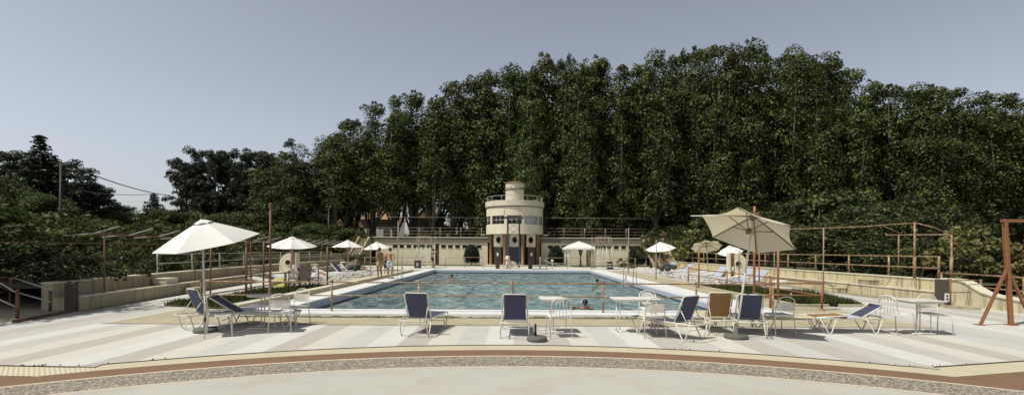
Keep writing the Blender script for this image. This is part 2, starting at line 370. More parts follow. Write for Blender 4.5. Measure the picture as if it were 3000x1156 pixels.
# the striped deck
seq = []
hand = {-3: 3, -2: 0, -1: 1, 0: 2, 1: 4, 2: 3, 3: 0, 4: 1, 5: 2, 6: 3, 7: 4, 8: 0, -4: 2, -5: 1, -6: 0, -7: 3, -8: 2, -9: 1, -10: 0, -11: 3, -12: 2}
BX0, BX1, GUT = -9.4, 9.7, 10.95
mb = MB(); mb.mi = 0; last = 0
SW = .53; i0 = int(-18/SW)
def dback(x): return GUT if BX0 < x < BX1 else 48.0
for k in range(i0, -i0+1):
    x0 = .04+(k-1)*SW; x1 = x0+SW
    if k in hand: c = hand[k]
    else:
        c = (k*7+(k*k) % 3) % 5
        if c == last: c = (c+1) % 5
    last = c; mb.mi = c
    cuts = [x0, x1]
    for e in (BX0, BX1, -6.1, 6.4):
        if x0 < e < x1: cuts.append(e)
    cuts = sorted(cuts+[(cuts[0]+cuts[1])/2])
    for a, b in zip(cuts[:-1], cuts[1:]):
        if b-a < 1e-4: continue
        xm = (a+b)/2; yb = dback(xm)
        ys = [None, yb]
        mb.add([(a, front(a+1e-5), .004), (b, front(b-1e-5), .004), (b, yb, .004), (a, yb, .004)], [(0, 1, 2, 3)])
tag(mb.build('striped_deck', DECK), kind='structure')
M['joint'] = pm('dark_joint', (.20, .17, .12), (.28, .24, .18), 6, .9)
mb = MB()
xs = [-12+.4*i for i in range(61)]
for a, b in zip(xs[:-1], xs[1:]):
    mb.add([(a, front(a)-.018, .006), (b, front(b)-.018, .006), (b, front(b)+.006, .006), (a, front(a)+.006, .006)], [(0, 1, 2, 3)])
tag(mb.build('deck_edge_joint', M['joint']), kind='structure')
mb = MB(); mb.sheet([(BX0, GUT-.03), (BX1, GUT-.03), (BX1, GUT+.05), (BX0, GUT+.05)], .009)
tag(mb.build('gutter', M['joint']), kind='structure')
mb = MB(); frame_mesh(mb, BX0, BX1, GUT+.0, 48, PX0-.25, PX1+.25, PY0-.25, PY1+.25, .004)
tag(mb.build('pool_surround', M['surround']), kind='structure')
mb = MB(); mb.sheet([(-16, 39.9), (16, 39.9), (16, 50), (-16, 50)], .010); tag(mb.build('far_deck', DECK[0]), kind='structure')
mb = MB(); mb.sheet([(-30, 49.2), (30, 49.2), (30, 62), (-30, 62)], .018); tag(mb.build('lawn', M['lawn']), kind='structure')
# coping, walls and water
mb = MB(); x = [CX0, PX0, PX1, CX1]; y = [CY0, PY0, PY1, CY1]
frame_mesh(mb, CX0, CX1, CY0, CY1, PX0-.04, PX1+.04, PY0-.04, PY1+.04, .10)
ov = [(CX0, CY0), (CX1, CY0), (CX1, CY1), (CX0, CY1)]; iv = [(PX0-.04, PY0-.04), (PX1+.04, PY0-.04), (PX1+.04, PY1+.04), (PX0-.04, PY1+.04)]
for i in range(4):
    a, b = ov[i], ov[(i+1) % 4]; mb.add([(a[0], a[1], -.03), (b[0], b[1], -.03), (b[0], b[1], .1), (a[0], a[1], .1)], [(0, 1, 2, 3)])
    a, b = iv[i], iv[(i+1) % 4]; mb.add([(a[0], a[1], .02), (b[0], b[1], .02), (b[0], b[1], .1), (a[0], a[1], .1)], [(3, 2, 1, 0)])
tag(mb.build('pool_coping', M['coping']), kind='structure')
mb = MB()
M['tileline'] = pm('dark_blue_tile_line', (.018, .03, .055), (.03, .04, .06), 9, .3)
iv = [(PX0, PY0), (PX1, PY0), (PX1, PY1), (PX0, PY1)]
for i in range(4):
    a, b = iv[i], iv[(i+1) % 4]
    for z0, z1, mi in ((-1.0, -.21, 0), (-.21, -.13, 1), (-.13, .03, 0)):
        mb.mi = mi; mb.add([(a[0], a[1], z0), (b[0], b[1], z0), (b[0], b[1], z1), (a[0], a[1], z1)], [(3, 2, 1, 0)])
mb.mi = 0; frame_mesh(mb, PX0-.06, PX1+.06, PY0-.06, PY1+.06, PX0, PX1, PY0, PY1, .03)
tag(mb.build('pool_wall', [M['poolwall'], M['tileline']]), kind='structure')
# basin floor with lane lines
m, nt_, p_ = newmat('pool_floor'); v_ = coords(nt_, True)
nn = noise(nt_, 1.6, 5, .6, v_, .6); r1 = ramp(nt_, [(.3, (.24, .42, .44)), (.55, (.36, .53, .53)), (.75, (.50, .62, .60))]); nt_.links.new(nn.outputs[0], r1.inputs[0])
nt_.links.new(r1.outputs[0], p_.inputs['Base Color']); M['poolfloor'] = m
M['lane'] = pm('lane_tiles', (.012, .022, .03), (.02, .035, .045), 4, .6)
mb = MB(); mb.sheet([(PX0, PY0), (PX1, PY0), (PX1, PY1), (PX0, PY1)], -1.0)
mb.mi = 1
for xl in (-5.35, -2.7, 0.05, 2.8, 5.4):
    n = 60; L = []; Rr = []
    for i in range(n+1):
        yy = PY0+1.2+(PY1-PY0-2.4)*i/n; o = .05*math.sin(i*1.9+xl)+.035*math.sin(i*.83+2*xl)
        L.append((xl-.17+o, yy)); Rr.append((xl+.17+o, yy))
    vs = [(a, b, -.994) for a, b in L]+[(a, b, -.994) for a, b in Rr]
    mb.add(vs, [(k, n+1+k, n+2+k, k+1) for k in range(n)])
tag(mb.build('pool_floor', [M['poolfloor'], M['lane']]), kind='structure')
# water: clear, a little cloudy, rippled; light flecks painted into the diffuse colour
m = bpy.data.materials.new('pool_water'); m.use_nodes = True; nt_ = m.node_tree; nt_.nodes.clear()
out = nt_.nodes.new('ShaderNodeOutputMaterial'); tr = nt_.nodes.new('ShaderNodeBsdfTransparent'); tr.inputs[0].default_value = (.66, .80, .82, 1)
df = nt_.nodes.new('ShaderNodeBsdfDiffuse'); gl = nt_.nodes.new('ShaderNodeBsdfGlossy'); gl.inputs['Roughness'].default_value = .07
v_ = coords(nt_, True, (.8, .55, 1)); n1 = noise(nt_, 2.1, 3, .7, v_, 1.2); r1 = ramp(nt_, [(.36, (.12, .19, .205)), (.47, (.27, .37, .375)), (.54, (.43, .52, .515)), (.64, (.86, .90, .88))]); nt_.links.new(n1.outputs[0], r1.inputs[0]); nt_.links.new(r1.outputs[0], df.inputs[0])
n2 = noise(nt_, 1.9, 4, .65, v_, 1.4); n3 = noise(nt_, 6, 3, .6, v_, .5)
ad = nt_.nodes.new('ShaderNodeMath'); ad.operation = 'MULTIPLY_ADD'; ad.inputs[1].default_value = .35; nt_.links.new(n3.outputs[0], ad.inputs[0]); nt_.links.new(n2.outputs[0], ad.inputs[2])
bp = nt_.nodes.new('ShaderNodeBump'); bp.inputs['Strength'].default_value = .8; bp.inputs['Distance'].default_value = .22; nt_.links.new(ad.outputs[0], bp.inputs['Height'])
nt_.links.new(bp.outputs[0], gl.inputs['Normal']); nt_.links.new(bp.outputs[0], df.inputs['Normal'])
mx = nt_.nodes.new('ShaderNodeMixShader'); mx.inputs[0].default_value = .40; nt_.links.new(tr.outputs[0], mx.inputs[1]); nt_.links.new(df.outputs[0], mx.inputs[2])
fr = nt_.nodes.new('ShaderNodeFresnel'); fr.inputs[0].default_value = 1.33; nt_.links.new(bp.outputs[0], fr.inputs[1])
fm = nt_.nodes.new('ShaderNodeMath'); fm.operation = 'MULTIPLY'; fm.inputs[1].default_value = .8; nt_.links.new(fr.outputs[0], fm.inputs[0])
mx2 = nt_.nodes.new('ShaderNodeMixShader'); nt_.links.new(fm.outputs[0], mx2.inputs[0]); nt_.links.new(mx.outputs[0], mx2.inputs[1]); nt_.links.new(gl.outputs[0], mx2.inputs[2])
nt_.links.new(mx2.outputs[0], out.inputs[0]); M['water'] = m
mb = MB(); mb.sheet([(PX0, PY0), (PX1, PY0), (PX1, PY1), (PX0, PY1)], -.2); tag(mb.build('pool_water', m), kind='structure')
# moss along the foot of the near coping
mb = MB(); x = CX0
while x < CX1:
    wd = rnd.uniform(.05, .35); h = rnd.uniform(.02, .06); o = rnd.uniform(.03, .1)
    mb.add([(x, CY0-o*.6, .006), (x+wd, CY0-o, .007), (x+wd, CY0-.002, h), (x, CY0-.002, h*rnd.uniform(.5, 1.3))], [(0, 1, 2, 3)]); x += wd
tag(mb.build('moss', M['moss']), kind='stuff')
# kerbs and grass beds at either side of the pool
def kerb(name, poly, z1, mat):
    mb = MB(); mb.prism(poly, -.04, z1); return tag(mb.build(name, mat), kind='structure')
kerb('kerb', [(-8.0, 13.4), (-7.65, 13.4), (-7.65, 37), (-8.0, 37)], .16, M['creamtrim'])
kerb('kerb', [(8.9, 15.0), (9.15, 15.0), (9.15, 24), (8.9, 24)], .07, M['surround'])
kerb('kerb', [(9.15, 15.0), (11.6, 15.0), (11.6, 15.22), (9.15, 15.22)], .07, M['surround'])
M['bedsoil'] = pm('bed_soil', (.045, .045, .02), (.07, .06, .03), 3, .95)
def grassbed(name, poly, n, h, seed):
    mb = MB(); mb.prism(poly, -.03, .05); tag(mb.build('soil', M['bedsoil']), kind='structure')
    r = random.Random(seed); xs_ = [p[0] for p in poly]; ys_ = [p[1] for p in poly]; mb = MB(); c = 0
    def inside(x, y):
        k = False
        for i in range(len(poly)):
            (x0, y0), (x1, y1) = poly[i], poly[i-1]
            if (y0 > y) != (y1 > y) and x < (x1-x0)*(y-y0)/(y1-y0)+x0: k = not k
        return k
    while c < n:
        x, y = r.uniform(min(xs_), max(xs_)), r.uniform(min(ys_), max(ys_))
        if not inside(x, y): continue
        c += 1; a = r.uniform(0, 6.28); hh = h*r.uniform(.5, 1.3)*(1+.5*math.sin(x*2.1)*math.sin(y*1.3)); w_ = r.uniform(.012, .03); lx, ly = r.uniform(-.08, .08), r.uniform(-.08, .08)
        mb.add([(x-w_*math.cos(a), y-w_*math.sin(a), .04), (x+w_*math.cos(a), y+w_*math.sin(a), .04), (x+lx, y+ly, .04+hh)], [(0, 1, 2)])
    return tag(mb.build(name, M['grassblade']), kind='stuff')
grassbed('grass', [(-10.4, 14.3), (-8.02, 13.5), (-8.02, 20.5), (-9.4, 20.5)], 9000, .15, 1)
grassbed('grass', [(9.17, 15.25), (11.2, 15.25), (11.6, 16.2), (11.2, 23), (9.17, 23.5)], 14000, .17, 2)

# ---------------------------------------------------------------- spectator stands
def stand(name, line, side, label, mat):
    """line: foot of the first step; side -1 left, +1 right; two steps"""
    e = empty(name, (0, 0, 0), 0, label, 'stand')
    def off(d): return [(x+side*d, y) for x, y in line]
    for nm, d0, d1, z1 in (('lower_step', 0, .75, .38), ('upper_step', .75, 1.05, .75)):
        mb = MB(); a = off(d0); b = off(d1)
        for i in range(len(line)-1):
            P = [a[i], a[i+1], b[i+1], b[i]]
            if side < 0: P = P[::-1]
            n = 4; vs = [(x, y, -.04) for x, y in P]+[(x, y, z1) for x, y in P]
            fs = [(4, 5, 6, 7), (0, 1, 5, 4), (1, 2, 6, 5), (2, 3, 7, 6), (3, 0, 4, 7)]
            mb.add(vs, [f[::-1] for f in fs])
        mb.mi = 1; low = nm == 'lower_step'
        for i in range(len(line)-1):      # joint grooves between the cast blocks
            (x0, y0), (x1, y1) = line[i], line[i+1]; L = math.hypot(x1-x0, y1-y0); t = .8 if low else 1.5
            while t < L:
                x = x0+(x1-x0)*t/L; y = y0+(y1-y0)*t/L
                mb.box((x-side*.002, y, .18), (.012, .018, .38)) if low else mb.box((x+side*.748, y, .57), (.012, .018, .34)); t += 1.9
        mb.build(nm, [mat, M['joint']], e)
    # cap stones, a thin lip on both steps, joint grooves
    for nm, d0, d1, z0 in (('step_lip', -.03, .13, .382), ('step_lip', .72, 1.07, .752)):
        mb = MB(); a = off(d0); b = off(d1)
        for i in range(len(line)-1):
            P = [a[i], a[i+1], b[i+1], b[i]]
            vs = [(x, y, z0) for x, y in P]+[(x, y, z0+.035) for x, y in P]
            mb.add(vs, [(4, 5, 6, 7), (0, 1, 5, 4), (1, 2, 6, 5), (2, 3, 7, 6), (3, 0, 4, 7), (3, 2, 1, 0)])
        mb.build(nm, M['creamtrim'], e)
    return e
LL = [(-11.75, 13.0), (-12.4, 17.7), (-13.0, 23), (-13.5, 30), (-14.0, 42)]
RL = [(14.3, 16.2), (14.1, 21.3), (13.8, 27), (13.6, 42)]
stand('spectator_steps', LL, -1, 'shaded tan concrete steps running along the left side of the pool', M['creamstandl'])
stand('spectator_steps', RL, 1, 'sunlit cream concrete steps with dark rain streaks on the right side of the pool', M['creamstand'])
def lx(line, y, d=0):
    for (x0, y0), (x1, y1) in zip(line[:-1], line[1:]):
        if y <= y1: return x0+(x1-x0)*(y-y0)/(y1-y0)+d
    return line[-1][0]+d
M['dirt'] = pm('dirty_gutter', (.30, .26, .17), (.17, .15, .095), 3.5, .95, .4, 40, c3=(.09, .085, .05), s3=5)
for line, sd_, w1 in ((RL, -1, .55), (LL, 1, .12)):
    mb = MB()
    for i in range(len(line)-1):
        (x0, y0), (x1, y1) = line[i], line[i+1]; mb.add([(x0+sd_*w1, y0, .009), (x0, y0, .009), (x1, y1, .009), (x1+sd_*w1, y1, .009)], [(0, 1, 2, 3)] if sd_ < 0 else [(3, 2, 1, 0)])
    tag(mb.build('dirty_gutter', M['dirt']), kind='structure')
# little step blocks
def block(loc, size, label, mat):
    mb = MB(); mb.box((0, 0, size[2]/2), size); mb.box((0, -size[1]*.0, size[2]+.012), (size[0]+.04, size[1]+.04, .022))
    o = mb.build('step_block', mat, bevel=.01); o.location = loc; tag(o, label, 'step block', 'small concrete step blocks on the stands'); return o
block((lx(LL, 17.6)-.38, 17.6, .417), (.5, .6, .19), 'small cream block on the left lower step, nearest the camera', M['creamtrim'])
block((lx(LL, 18.4)+.26, 18.4, .004), (.45, .6, .2), 'low tan block on the deck against the left stand', M['creamstandl'])
block((lx(LL, 25)-.38, 25, .417), (.4, .5, .2), 'small tan block on the left lower step behind the rusty pole', M['creamstandl'])
block((lx(LL, 34)-.38, 34, .417), (.4, .5, .2), 'small tan block on the far part of the left lower step', M['creamtrim'])
block((lx(RL, 19.5)+.38, 19.5, .417), (.45, .55, .16), 'stained brown block on the right lower step', M['creamstandl'])
block((lx(RL, 20.4)-.24, 20.4, .004), (.42, .5, .18), 'low cream block on the deck against the right stand', M['creamstand'])
block((lx(RL, 30.5)+.38, 30.5, .417), (.45, .55, .2), 'small pale block on the far part of the right lower step', M['creamtrim'])
# upper terrace ground behind the stands
mb = MB()
mb.sheet([(x-1.05, y) for x, y in LL]+[(-60, 42), (-60, 13)], .62)
tag(mb.build('terrace_ground', M['earth']), kind='structure')
mb = MB(); mb.sheet([(x+1.05, y) for x, y in RL]+[(60, 42), (60, 16.2)], .62)
tag(mb.build('terrace_ground', M['earth']), kind='structure')
def wall_sheet(a, b, z0, z1, th, name, label, mat):
    a = Vector((*a, 0)); b = Vector((*b, 0)); d = (b-a); L = d.length; ang = math.atan2(d.y, d.x)
    mb = MB(); mb.box((L/2, 0, (z1-z0)/2), (L, th, z1-z0)); mb.box((L/2, 0, z1-z0+.03), (L+.05, th+.06, .055))
    o = mb.build(name, mat); o.location = (a.x, a.y, z0); o.rotation_euler = (0, 0, ang)
    return tag(o, label, 'wall')
# far-left raised wall and the side returns
wall_sheet((-16.6, 30.5), (-15.3, 45), .6, 1.25, .3, 'terrace_wall', 'low tan wall behind the left stand under the far umbrellas', M['creamstandl'])
# ---------------------------------------------------------------- bath house: two wings and the round tower
FY = 54.0          # face of the wings
def wing(name, x0, x1, wins, door, label):
    e = empty(name, (0, 0, 0), 0, label, 'building')
    # wall built around its real window openings
    mb = MB(); holes = sorted([(a, b, 1.86, 2.22) for a, b in wins]+([(door[0], door[1], .0, 2.35)] if door else []))
    x = x0
    for a, b, z0, z1 in holes:
        if a > x: mb.box2((x, FY, .0), (a, FY+.25, 2.52))
        if z0 > 0: mb.box2((a, FY, 0), (b, FY+.25, z0))
        mb.box2((a, FY, z1), (b, FY+.25, 2.52)); x = b
    mb.box2((x, FY, 0), (x1, FY+.25, 2.52)); mb.box2((x0, FY+.26, 0), (x1, FY+5, 2.5))
    mb.build('wall', M['cream'], e)
    mb = MB(); mb.box2((x0-.25, FY-.10, 2.522), (x1+.25, FY+5.2, 3.02)); mb.build('roof_fascia', M['fascia'], e)
    mb = MB(); mb.box2((x0-.3, FY-.16, 3.022), (x1+.3, FY+5.25, 3.12)); mb.build('roof_coping', M['creamtrim'], e)
    for a, b in wins:
        mb = MB(); mb.box2((a, FY+.12, 1.86), (b, FY+.16, 2.22)); f = mb.build('window', M['dark'], e)
        mb = MB(); mb.box2((a-.04, FY-.03, 1.82), (b+.04, FY+.02, 1.858)); mb.build('sill', M['creamtrim'], f)
    if door:
        mb = MB(); mb.box2((door[0], FY+.1, 0), (door[1], FY+.15, 2.35)); d = mb.build('door', M['asph'], e)
        mb = MB(); mb.box2((door[1]-.12, FY+.06, 1.0), (door[1]-.08, FY+.098, 1.2)); mb.build('handle', M['alu'], d)
    # terrace railing
    for k in range(int((x1-x0)/2.35)+1):
        x = x0+.2+k*2.35
        if x > x1: break
        mb = MB(); mb.tube([(x, FY+.05, 3.12), (x, FY+.05, 4.15)], .028, 6); mb.build('railing_post', M['palerail'], e)
    for z in (3.45, 3.8, 4.14):
        mb = MB(); mb.tube([(x0, FY+.05, z), (x1, FY+.05, z)], .02, 6); mb.build('rail', M['thin_pole'], e)
    mb = MB(); mb.tube([(x0, FY+.05, 5.35), (x1, FY+.05, 5.3)], .012, 4); mb.build('wire', M['palerail'], e)
    return e
def px(x): return (x-1500)/1400*54.0
wl = [px(x) for x in (1157.5, 1177, 1198, 1218, 1238, 1258, 1299.5, 1319.5, 1340.5, 1361.5, 1382, 1404)]
wing('changing_room_wing', -15.4, -2.75, [(x-.27, x+.27) for x in wl], (px(1275), px(1286.5)), 'long low cream changing room wing left of the round tower, railing on its flat roof')
wr = [px(x) for x in (1612, 1632, 1653, 1673, 1694, 1751, 1768, 1785.5, 1806, 1827, 1848, 1868)]
wing('changing_room_wing', 3.3, 15.2, [(x-.27, x+.27) for x in wr], (px(1718), px(1732)), 'long low cream changing room wing right of the round tower, behind the white gazebo')
TX, TY, TR = .28, 54.2, 3.2
tw = empty('round_tower', (TX, TY, 0), 0, 'round cream two storey tower with a curved band of windows behind the pool', 'tower')
mb = MB()
# drum body with real gaps for the window band
ZB, Z0, Z1, ZT = 3.42, 4.45, 5.40, 6.42
mb.lathe([(0, ZB), (TR, ZB), (TR, Z0), (TR-.22, Z0)], n=64, smooth=False)
mb.lathe([(TR-.22, Z1), (TR, Z1), (TR, ZT+.01)], n=64, smooth=False)
wa = []     # windows by angle, camera side is -90 deg
def angx(x): return -math.acos(max(-1, min(1, ((x-1507.5)/83.5))))
edges = [(1424.2, 1438), (1443, 1478), (1485.5, 1527.5), (1535, 1571), (1575, 1587)]
A = [(angx(a), angx(b)) for a, b in edges]
A = sorted(A)
prev = -math.pi-.35
for a, b in A+[(R(20), R(20))]:
    if a > prev: mb.lathe([(TR, Z0), (TR, Z1)], n=max(2, int((a-prev)*12)), a0=prev, a1=a, smooth=False); mb.lathe([(TR-.22, Z0), (TR-.22, Z1)], n=3, a0=prev, a1=a, smooth=False)
    prev = b
mb.lathe([(TR, Z0), (TR, Z1)], n=24, a0=R(20), a1=R(160), smooth=False)
mb.build('drum_wall', M['creamtower'], tw)
for i, (a, b) in enumerate(A):
    mb = MB(); mb.lathe([(TR-.14, Z0), (TR-.14, Z1)], n=8, a0=a, a1=b, smooth=False); wn = mb.build('window', M['paleglass'] if i >= 3 else M['glass'], tw)
    mb = MB(); nv = max(2, int(round((b-a)/.16)))
    for k in range(nv+1):
        t = a+(b-a)*k/nv; mb.tube([((TR-.10)*math.cos(t), (TR-.10)*math.sin(t), Z0), ((TR-.10)*math.cos(t), (TR-.10)*math.sin(t), Z1)], .017, 4)
    for z in (Z0+.02, (Z0+Z1)/2, Z1-.02): mb.tube([((TR-.1)*math.cos(a+(b-a)*k/8), (TR-.1)*math.sin(a+(b-a)*k/8), z) for k in range(9)], .017, 4)
    mb.build('window_frame', M['white'], wn)
mb = MB(); mb.lathe([(TR-.02, ZT), (TR+.13, ZT+.02), (TR+.13, 7.02), (TR-.2, 7.04), (TR-.25, 6.75), (0, 6.7)], n=72, smooth=False); mb.build('parapet', M['creamtrim'], tw)
mb = MB(); mb.lathe([(TR+.01, ZT-.10), (TR+.09, ZT-.08), (TR+.09, ZT+.0), (TR+.01, ZT+.01)], n=72); mb.build('parapet_moulding', M['fascia'], tw)
for k in range(14):
    a = 2*math.pi*k/14+.2; mb = MB(); mb.tube([((TR-.05)*math.cos(a), (TR-.05)*math.sin(a), 7.03), ((TR-.05)*math.cos(a), (TR-.05)*math.sin(a), 7.55)], .028, 5); mb.build('railing_post', M['palerail'], tw)
mb = MB(); mb.tube([((TR-.05)*math.cos(a), (TR-.05)*math.sin(a), 7.55) for a in [2*math.pi*k/48 for k in range(48)]], .026, 6, close=True)
mb.build('rail', M['palerail'], tw)
mb = MB(); mb.lathe([(1.05, 6.7), (1.05, 8.42)], n=40); mb.build('lantern_wall', M['creamtrim'], tw)
mb = MB(); mb.lathe([(1.05, 8.42), (1.13, 8.44), (1.13, 8.54), (1.04, 8.56)], n=40); mb.build('lantern_ring', M['fascia'], tw)
mb = MB(); mb.lathe([(1.04, 8.56), (1.06, 9.18)], n=40); tp = mb.build('lantern_top', M['creamtrim'], tw)
for k in range(12):
    a = 2*math.pi*k/12+.1; mb = MB(); mb.box((1.06*math.cos(a), 1.06*math.sin(a), 8.64), (.09, .09, .15), rz=0); mb.build('bracket', M['fascia'], tp)
mb = MB(); mb.lathe([(1.07, 9.14), (1.14, 9.18), (1.12, 9.25), (.7, 9.36), (.2, 9.44), (.06, 9.46), (.05, 9.72), (.0, 9.74)], n=32); mb.ball((0, 0, 9.62), .10, 8); mb.ball((0, 0, 9.82), .07, 8)
mb.build('cap_roof', M['brick'], tw)
# ground floor: columns, portal panels with portholes, doors
for i, xo in enumerate((-2.62, -1.05, .88, 2.5)):
    mb = MB(); y = -math.sqrt(max(0, (TR-.35)**2-xo*xo)); mb.lathe([(.23, .0), (.23, .12), (.175, .16), (.175, 3.2), (.23, 3.26), (.23, 3.41)], (xo, y, 0), 18)
    mb.build('column', M['brick'], tw)
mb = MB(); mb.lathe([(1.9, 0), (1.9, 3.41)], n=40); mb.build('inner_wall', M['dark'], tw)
for xo in (-2.62, 2.62):
    mb = MB(); mb.box2((xo-.17, -1.2, 0), (xo+.17, 1.2, 3.4)); mb.build('side_wall', M['brick'], tw)
for xo, wdt in ((-1.78, 1.0), (0, 1.16), (1.78, 1.0)):
    yy = -2.45 if xo == 0 else -1.98
    mb = MB(); z0, z1 = 2.1, 3.40; n = 20; cx, cz, rx, rz = xo, 2.78, .22, .31
    outer = [(xo-wdt/2, z0), (xo+wdt/2, z0), (xo+wdt/2, z1), (xo-wdt/2, z1)]
    vs = []; fs = []
    ring = [(cx+rx*math.cos(2*math.pi*k/n), cz+rz*math.sin(2*math.pi*k/n)) for k in range(n)]
    rect = []
    for k in range(n):
        a = 2*math.pi*k/n; c, s_ = math.cos(a), math.sin(a); t = min((wdt/2)/max(abs(c), 1e-6), ((z1-cz) if s_ > 0 else (cz-z0))/max(abs(s_), 1e-6)); rect.append((cx+c*t, cz+s_*t))
    for k in range(n):
        k2 = (k+1) % n; mb.add([(rect[k][0], yy, rect[k][1]), (rect[k2][0], yy, rect[k2][1]), (ring[k2][0], yy, ring[k2][1]), (ring[k][0], yy, ring[k][1])], [(0, 1, 2, 3)])
    mb.box2((xo-wdt/2, yy+.01, z0), (xo-wdt/2+.06, yy+.3, z1)); mb.box2((xo+wdt/2-.06, yy+.01, z0), (xo+wdt/2, yy+.3, z1)); mb.box2((xo-wdt/2, yy+.01, z0-.07), (xo+wdt/2, yy+.3, z0-.0))
    pn = mb.build('portal_panel', M['creamtrim'], tw)
    mb = MB(); mb.tube([(cx+rx*math.cos(2*math.pi*k/20), yy-.02, cz+rz*math.sin(2*math.pi*k/20)) for k in range(20)], .04, 6, close=True)
    mb.tube([(cx, yy-.01, cz-rz), (cx, yy-.01, cz+rz)], .02, 4)
    mb.build('porthole', M['asph'], pn)
mb = MB(); mb.box2((-.85, -2.1, 0), (.72, -2.03, 2.05)); dr = mb.build('door', M['blueglass'], tw)
mb = MB()
for x in (-.85, -.08, .70): mb.box2((x-.03, -2.14, 0), (x+.03, -2.102, 2.05))
mb.box2((-.85, -2.14, 1.0), (.72, -2.105, 1.05)); mb.build('door_frame', M['darksteel'], dr)
for xo in (-1.85, 1.85):
    mb = MB(); mb.box2((xo-.4, -1.95, 0), (xo+.4, -1.88, 2.0)); d = mb.build('side_door', M['asph'], tw)
    mb = MB(); mb.box2((xo-.1, -1.98, 1.05), (xo+.1, -1.955, 1.4)); mb.build('notice', M['notice'], d)
mb = MB()
for s_ in (-1, 1):
    mb.tube([(s_*3.0, -1.2, 3.3), (s_*3.6, -1.5, 3.3)], .03, 5); mb.box((s_*3.5, -1.5, 3.36), (.5, .12, .1))
mb.build('floodlight_arm', M['alu'], tw)
mb = MB(); mb.prism([(.28+4.2*math.cos(a), 53.6+3.6*math.sin(a)) for a in [math.pi+math.pi*k/24 for k in range(25)]], .015, .06); tag(mb.build('tower_step', M['creamtrim']), kind='structure')
# sculpture of a lion on a low base spouting at the pool edge
e = empty('lion_fountain', (-.15, 40.6, .01), 0, 'small white stone lion fountain at the far pool edge in front of the blue door', 'sculpture')
mb = MB(); mb.box((0, 0, .1), (1.7, .7, .2)); mb.box((0, 0, .23), (1.3, .55, .06)); mb.build('plinth', M['creamtrim'], e, bevel=.02)
mb = MB(); mb.tube([(.55, .1, .42), (.25, .05, .52), (-.05, -.05, .62), (-.2, -.12, .85)], [.16, .2, .22, .17], 10); mb.ball((-.22, -.18, 1.0), .21, 12); mb.ball((-.24, -.36, .95), .11, 8); mb.ball((-.33, -.12, 1.16), .05, 6); mb.ball((-.1, -.12, 1.16), .05, 6)
for sx_ in (-.12, .12): mb.tube([(-.15+sx_, -.15, .7), (-.2+sx_, -.3, .28)], .07, 8); mb.ball((-.2+sx_, -.38, .29), .08, 8, (1, 1.3, .7))
mb.tube([(.45, .2, .4), (.6, .0, .3), (.35, -.2, .28)], .08, 8); mb.tube([(.68, .12, .38), (.85, .05, .45), (.8, -.02, .62)], .03, 6); mb.build('lion', M['creamtrim'], e)
# dark bins/pillars standing in front of the side doors
for xo, lab in ((-1.83, 'dark square pillar bin before the left tower door'), (3.35, 'dark square pillar bin before the right tower door')):
    mb = MB(); mb.box((0, 0, .45), (.36, .36, .9)); mb.box((0, 0, .93), (.42, .42, .06)); mb.box((0, -.19, .7), (.22, .02, .12)); o = mb.build('litter_bin', M['asph'], bevel=.01)
    o.location = (W(1458 if xo < 0 else 1553.5, 784, 43).x, 43, .01); tag(o, lab, 'bin', 'dark bins in front of the tower')
# diving tower in front of the round tower
YD = 42.2
def wp(x, y, d): v = W(x, y, d); return v
e = empty('diving_tower', (0, 0, 0), 0, 'thin dark steel diving tower rising in front of the round tower windows', 'diving tower')
a = wp(1487, 784, YD); b = wp(1489, 639, YD); mb = MB(); mb.box2((a.x-.08, YD-.06, 0), (a.x+.08, YD+.06, b.z)); mb.build('post', M['darksteel'], e)
c = wp(1522, 640, YD); mb = MB(); mb.box2((c.x-.07, YD+.5, 0), (c.x+.07, YD+.6, c.z)); mb.build('post', M['darksteel'], e)
mb = MB(); mb.box2((a.x-.35, YD-.9, b.z), (c.x+.35, YD+.9, b.z+.09)); mb.build('platform', M['darksteel'], e)
mb = MB(); z = .3
while z < b.z-.3:
    mb.tube([(a.x+.08, YD, z), (c.x-.07, YD+.5, z+.5)], .014, 5); mb.tube([(a.x+.08, YD, z+.5), (c.x-.07, YD+.5, z)], .014, 5); z += .55
mb.build('lattice', M['darksteel'], e)
for xx in (a.x-.33, c.x+.33):
    mb = MB(); mb.tube([(xx, YD-.85, b.z+.09), (xx, YD-.85, b.z+.75), (xx, YD+.85, b.z+.75), (xx, YD+.85, b.z+.09)], .018, 5); mb.build('guard_rail', M['palerail'], e)
# stairways with yellow walls at both ends of the wings
def stairway(x, s_, label):
    e = empty('outside_stairway', (x, 0, 0), 0, label, 'stairway')
    for dx in (0, 1.1):
        mb = MB(); mb.prism_x([(FY-6.2, 0), (FY-.2, 0), (FY-.2, 3.1), (FY-.9, 3.1)], dx*s_-.08, dx*s_+.08); mb.build('side_wall', M['yellowstair'], e)
    mb = MB()
    for k in range(14):
        y0 = FY-6+k*.4; mb.box2((min(.09*s_, 1.01*s_), y0, 0), (max(.09*s_, 1.01*s_), y0+.4, .2+k*.205))
    mb.build('steps', M['surround'], e)
    for dx in (0, 1.1):
        for k in range(6):
            t = k/5; y = FY-6.0+5.2*t; z = .1+3.0*t; mb = MB(); mb.tube([(dx*s_, y, z), (dx*s_, y, z+.9)], .03, 6); mb.build('rail_post', M['rust'], e)
        mb = MB()
        for h in (.45, .9): mb.tube([(dx*s_, FY-6, .1+h), (dx*s_, FY-.8, 3.1+h)], .03, 6)
        mb.build('handrail', M['rust'], e)
    return e
stairway(-15.9, -1, 'yellow walled outside stairway with rusty rails at the left end of the left wing')
stairway(15.6, 1, 'yellow walled outside stairway with rusty rails at the right end of the right wing')
